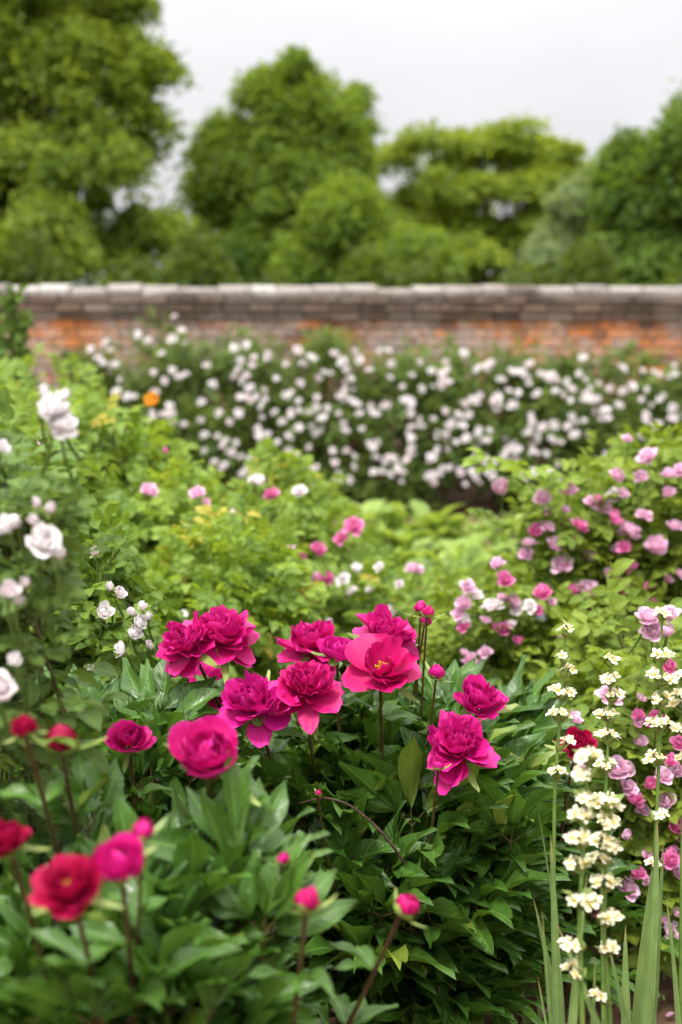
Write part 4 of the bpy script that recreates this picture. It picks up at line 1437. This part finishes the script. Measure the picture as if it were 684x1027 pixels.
def satin(label, stem_px, Y, nodes, leaves, head=1.0):
    """stem_px: [(px, py)] from top to bottom; nodes: [(px, py, n florets, width px)]; leaves: [(tip px, tip py, base px, width px, Y)]"""
    b = P(stem_px[-1][0], 1100, Y)
    root = thing('satin_flower', label, 'flower', (b[0], Y, 0), G_S)
    pts = [P(px, py, Y) for px, py in stem_px]
    pts.append(np.array([b[0], Y, 0]))
    pp = np.array(pts)
    tt = np.linspace(0, len(pp) - 1, 28)
    pp = np.stack([np.interp(tt, np.arange(len(pp)), pp[:, k]) for k in range(3)], 1)
    st = MB()
    st.tube(pp, .0018, .0038, 6)
    part('stem', st, MAT['green_stem'], root)
    for i, (px, py, nf, w) in enumerate(nodes):
        c = P(px, py, Y)
        sx = np.interp(py, [s[1] for s in stem_px], [s[0] for s in stem_px])
        sp_ = P(sx, py + 10, Y)
        R = M(w, Y) / 2
        mb, br = MB(), MB()
        nf += 2 if w > 17 else 1
        for k in range(nf):
            az = 2.4 * k + rng.uniform(0, 1)
            rr = R * (.75 if nf > 1 else 0) * math.sqrt((k + .6) / nf)
            pos = c + np.array([rr * math.cos(az), rr * math.sin(az), rng.normal(0, .002) + .004 * (1 - rr / (R + 1e-6))])
            ax = norm(np.array([math.cos(az) * .55, math.sin(az) * .55 - .22, .8]))
            fl = floret_mb(700 + int(rng.integers(50)))
            m3 = np.array(axis_matrix(ax, rng.uniform(0, 6), rng.uniform(.60, .88)).to_3x3())
            mb.add(np.concatenate(fl.v) @ m3.T + pos, np.concatenate(fl.f), np.concatenate(fl.a))
            mb.add(*bead(pos + ax * .0015, .0020))
            br.tube(bez(sp_, (sp_ * .4 + pos * .6) - [0, 0, .006], pos - ax * .002, 5), .0016, .0012, 5, rng.uniform())
        d = norm(c - sp_ + [0, 0, .01])
        for k in range(3):
            az = k * 2.1 + rng.uniform(0, 2)
            dd = norm(d + np.array([math.cos(az), math.sin(az), .4]) * .8)
            br.stamp(OVAL[0], frames(dd[None], np.array([[-dd[0], -dd[1], 1.0]]), np.array([R * 1.1 + .010])), sp_[None], [rng.uniform(.2, 1)])
        fo_ = part('blossom', mb, MAT['cream'], root)
        link('bract', br.mesh('bract', True, root.location), MAT['sepal'], fo_)
    for (tx, ty, bx, w, Yl) in leaves:
        lf = MB()
        tip, bs = P(tx, ty, Yl), P(bx, 1027, Yl)
        g = bs + (bs - tip) * (bs[2] / max(1e-3, (tip[2] - bs[2])))
        g[2] = 0.0
        L = np.linalg.norm(tip - g)
        tpl = leaflet(M(w * .85, Yl) / L, .22, .02 + .09 * rng.uniform(), 5, 18, 'sword', 0, rng.uniform(-.6, .6))
        lf.stamp(tpl, frames((tip - g)[None], np.array([[rng.normal(0, .5), -1, .2]]), np.array([L])), g[None], [rng.uniform(.2, .9)])
        part('leaf', lf, MAT['sword_leaf'], root)
    return root



satin('slender flower spike with few cream florets, standing apart before the crimson peony bloom', [(568, 626), (564, 680), (560, 740), (556, 800), (555, 900), (560, 1027)], 2.12,
      [(567, 631, 2, 12), (563, 658, 2, 10), (571, 671, 3, 13), (557, 691, 2, 13), (572, 695, 3, 15), (561, 716, 5, 24), (570, 744, 3, 14), (559, 774, 4, 18)],
      [(556, 838, 560, 13, 2.05), (575, 800, 568, 14, 2.2), (548, 900, 562, 12, 2.2)])
satin('cream flower spike with dense whorls rising behind the blurred nearest one', [(613, 656), (611, 720), (607, 800), (604, 900), (605, 1027)], 2.10,
      [(613, 660, 3, 13), (611, 681, 4, 21), (617, 697, 4, 18), (608, 716, 5, 25), (610, 738, 5, 24), (605, 767, 4, 20), (607, 800, 5, 26), (611, 822, 4, 22), (604, 845, 4, 20)],
      [(624, 930, 628, 14, 2.1), (597, 905, 606, 13, 2.2)])
satin('blurred cream flower spike nearest the viewer with the biggest florets', [(590, 752), (586, 830), (581, 920), (584, 1027)], 1.66,
      [(590, 758, 4, 28), (584, 775, 3, 20), (588, 800, 4, 28), (583, 818, 4, 26), (577, 842, 4, 26), (578, 866, 4, 30), (585, 902, 6, 38), (571, 947, 3, 22), (573, 974, 2, 14)],
      [(582, 922, 612, 16, 1.72), (578, 880, 572, 14, 1.75), (528, 915, 546, 9, 1.8)])
satin('blurred cream flower spike with drooping lower florets beside the biggest florets', [(612, 790), (608, 860), (605, 930), (612, 1027)], 1.74,
      [(608, 806, 5, 36), (611, 824, 3, 24), (604, 843, 5, 30), (614, 848, 3, 24), (600, 862, 4, 26), (606, 885, 5, 32), (612, 920, 4, 26), (613, 952, 3, 20), (600, 1000, 2, 18)],
      [(622, 945, 634, 13, 1.8), (604, 960, 598, 12, 1.8), (545, 985, 552, 7, 1.9)])
satin('tall cream flower spike beside two lilac roses, with an upright sword leaf', [(664, 610), (663, 680), (661, 760), (657, 850), (652, 1027)], 2.14,
      [(663, 615, 3, 14), (665, 657, 5, 22), (655, 674, 3, 14), (670, 680, 3, 16), (663, 701, 5, 28), (661, 725, 5, 26), (656, 759, 4, 22), (664, 816, 3, 18), (655, 866, 2, 12)],
      [(668, 822, 648, 16, 2.08), (648, 855, 638, 14, 2.15), (667, 966, 668, 10, 2.05), (672, 850, 655, 11, 2.2)])
satin('cream flower spike half cut off at the picture edge beside the tall one', [(690, 660), (688, 740), (684, 850), (682, 1027)], 2.16,
      [(684, 678, 4, 18), (682, 696, 3, 16), (681, 706, 4, 22), (681, 730, 4, 22), (686, 760, 4, 20)],
      [(690, 900, 686, 14, 2.1)])

# a few loose blades near the bottom edge
gb = thing('iris_plant', 'tuft of narrow pointed green blades at the bottom edge on the petal strewn soil', 'plant', (P(535, 1027, 2.4)[0], 2.4, 0))
for (tx, ty, bx, w) in ((462, 1006, 490, 5), (522, 968, 538, 6), (500, 985, 540, 4), (540, 1000, 552, 7), (480, 1012, 470, 4)):
    lf = MB()
    tip, bs = P(tx, ty, 2.4), P(bx, 1060, 2.4)
    g = np.array([bs[0], 2.42, 0.0])
    L = np.linalg.norm(tip - g)
    lf.stamp(leaflet(M(w, 2.4) / L, .1, .05, 5, 12, 'sword', 0, .3), frames((tip - g)[None], np.array([[.3, -1, .2]]), np.array([L])), g[None], [.5])
    part('leaf', lf, MAT['sword_leaf'], gb)

# fallen petals and bits on the soil
fp = MB()
n = 900
X = rng.uniform(-.2, 1.3, n)
Yp = rng.uniform(2.3, 4.0, n)
tpl = petal(1.0, .8, 0.1, .6, .7, 4, 4, .05, .1, 0, 0)
fp.stamp(tpl, frames(rand_dirs(n) * [1, 1, .15], np.array([0, 0, 1.0]) + rng.normal(0, .3, (n, 3)), rng.uniform(.008, .022, n)), np.stack([X, Yp, rng.uniform(.030, .042, n)], 1), rng.uniform(0, 1, n))
o = link('fallen_petals', fp.mesh('fallen_petals'), MAT['fallen'])
o['kind'] = 'stuff'
o['label'] = 'faded pink fallen petals strewn on the soil'

# ------------------------------------------------------------------ sky and sun
SUN_EL, SUN_AZ = math.radians(64), math.radians(-150)   # azimuth measured from +Y towards +X
w = bpy.data.worlds.new('World')
scene.world = w
w.use_nodes = True
nt = w.node_tree
nt.nodes.clear()
out = node(nt, 'ShaderNodeOutputWorld')
bg = node(nt, 'ShaderNodeBackground')
bg.inputs['Strength'].default_value = 0.066
sky = node(nt, 'ShaderNodeTexSky', sky_type='NISHITA')
sky.sun_disc = False
sky.sun_elevation = SUN_EL
sky.sun_rotation = SUN_AZ
# overcast layer: brighter towards the zenith as real overcast skies are, with soft cloud mottling
tc = node(nt, 'ShaderNodeTexCoord')
sep = node(nt, 'ShaderNodeSeparateXYZ')
nt.links.new(tc.outputs['Generated'], sep.inputs[0])
mp = node(nt, 'ShaderNodeMapping')
mp.inputs['Scale'].default_value = (1, 1, 2.5)
nt.links.new(tc.outputs['Generated'], mp.inputs[0])
nz = node(nt, 'ShaderNodeTexNoise')
nz.inputs['Scale'].default_value = 2.6
nz.inputs['Detail'].default_value = 5
nt.links.new(mp.outputs[0], nz.inputs['Vector'])
up = math_node(nt, 'MAXIMUM', sep.outputs[2], 0.0)
lum = math_node(nt, 'ADD', math_node(nt, 'MULTIPLY', up, 8.0), 3.7)
# thinner cloud, hence brighter sky, around the hidden sun behind the viewer
sdir = (math.sin(SUN_AZ) * math.cos(SUN_EL), math.cos(SUN_AZ) * math.cos(SUN_EL), math.sin(SUN_EL))
dt = node(nt, 'ShaderNodeVectorMath', operation='DOT_PRODUCT')
nt.links.new(tc.outputs['Generated'], dt.inputs[0])
dt.inputs[1].default_value = sdir
glow = math_node(nt, 'POWER', math_node(nt, 'MAXIMUM', dt.outputs['Value'], 0.0), 1.6)
lum = math_node(nt, 'ADD', lum, math_node(nt, 'MULTIPLY', glow, 13.0))
lum = math_node(nt, 'MULTIPLY', lum, math_node(nt, 'ADD', math_node(nt, 'MULTIPLY', nz.outputs[0], 0.5), 0.75))
cc = node(nt, 'ShaderNodeCombineXYZ')
nt.links.new(lum, cc.inputs[0])
nt.links.new(math_node(nt, 'MULTIPLY', lum, 0.985), cc.inputs[1])
nt.links.new(math_node(nt, 'MULTIPLY', lum, 1.0), cc.inputs[2])
nt.links.new(mix_col(nt, 0.94, sky.outputs[0], cc.outputs[0]), bg.inputs[0])
nt.links.new(bg.outputs[0], out.inputs[0])

sd = bpy.data.lights.new('sun', 'SUN')
sd.energy = 1.5
sd.angle = math.radians(12)
sd.color = (1.0, 0.96, 0.90)
so = bpy.data.objects.new('sun', sd)
COL.objects.link(so)
dvec = Vector((math.sin(SUN_AZ) * math.cos(SUN_EL), math.cos(SUN_AZ) * math.cos(SUN_EL), math.sin(SUN_EL)))
so.rotation_euler = (-dvec).to_track_quat('-Z', 'Y').to_euler()

scene.view_settings.view_transform = 'Standard'
scene.view_settings.look = 'None'
scene.view_settings.gamma = 1
scene.view_settings.exposure = 1.5
scene.view_settings.use_curve_mapping = False
scene.render.engine = 'CYCLES'
scene.cycles.max_bounces = 6
scene.cycles.diffuse_bounces = 3
scene.cycles.transmission_bounces = 4
scene.cycles.transparent_max_bounces = 4
scene.cycles.use_denoising = True
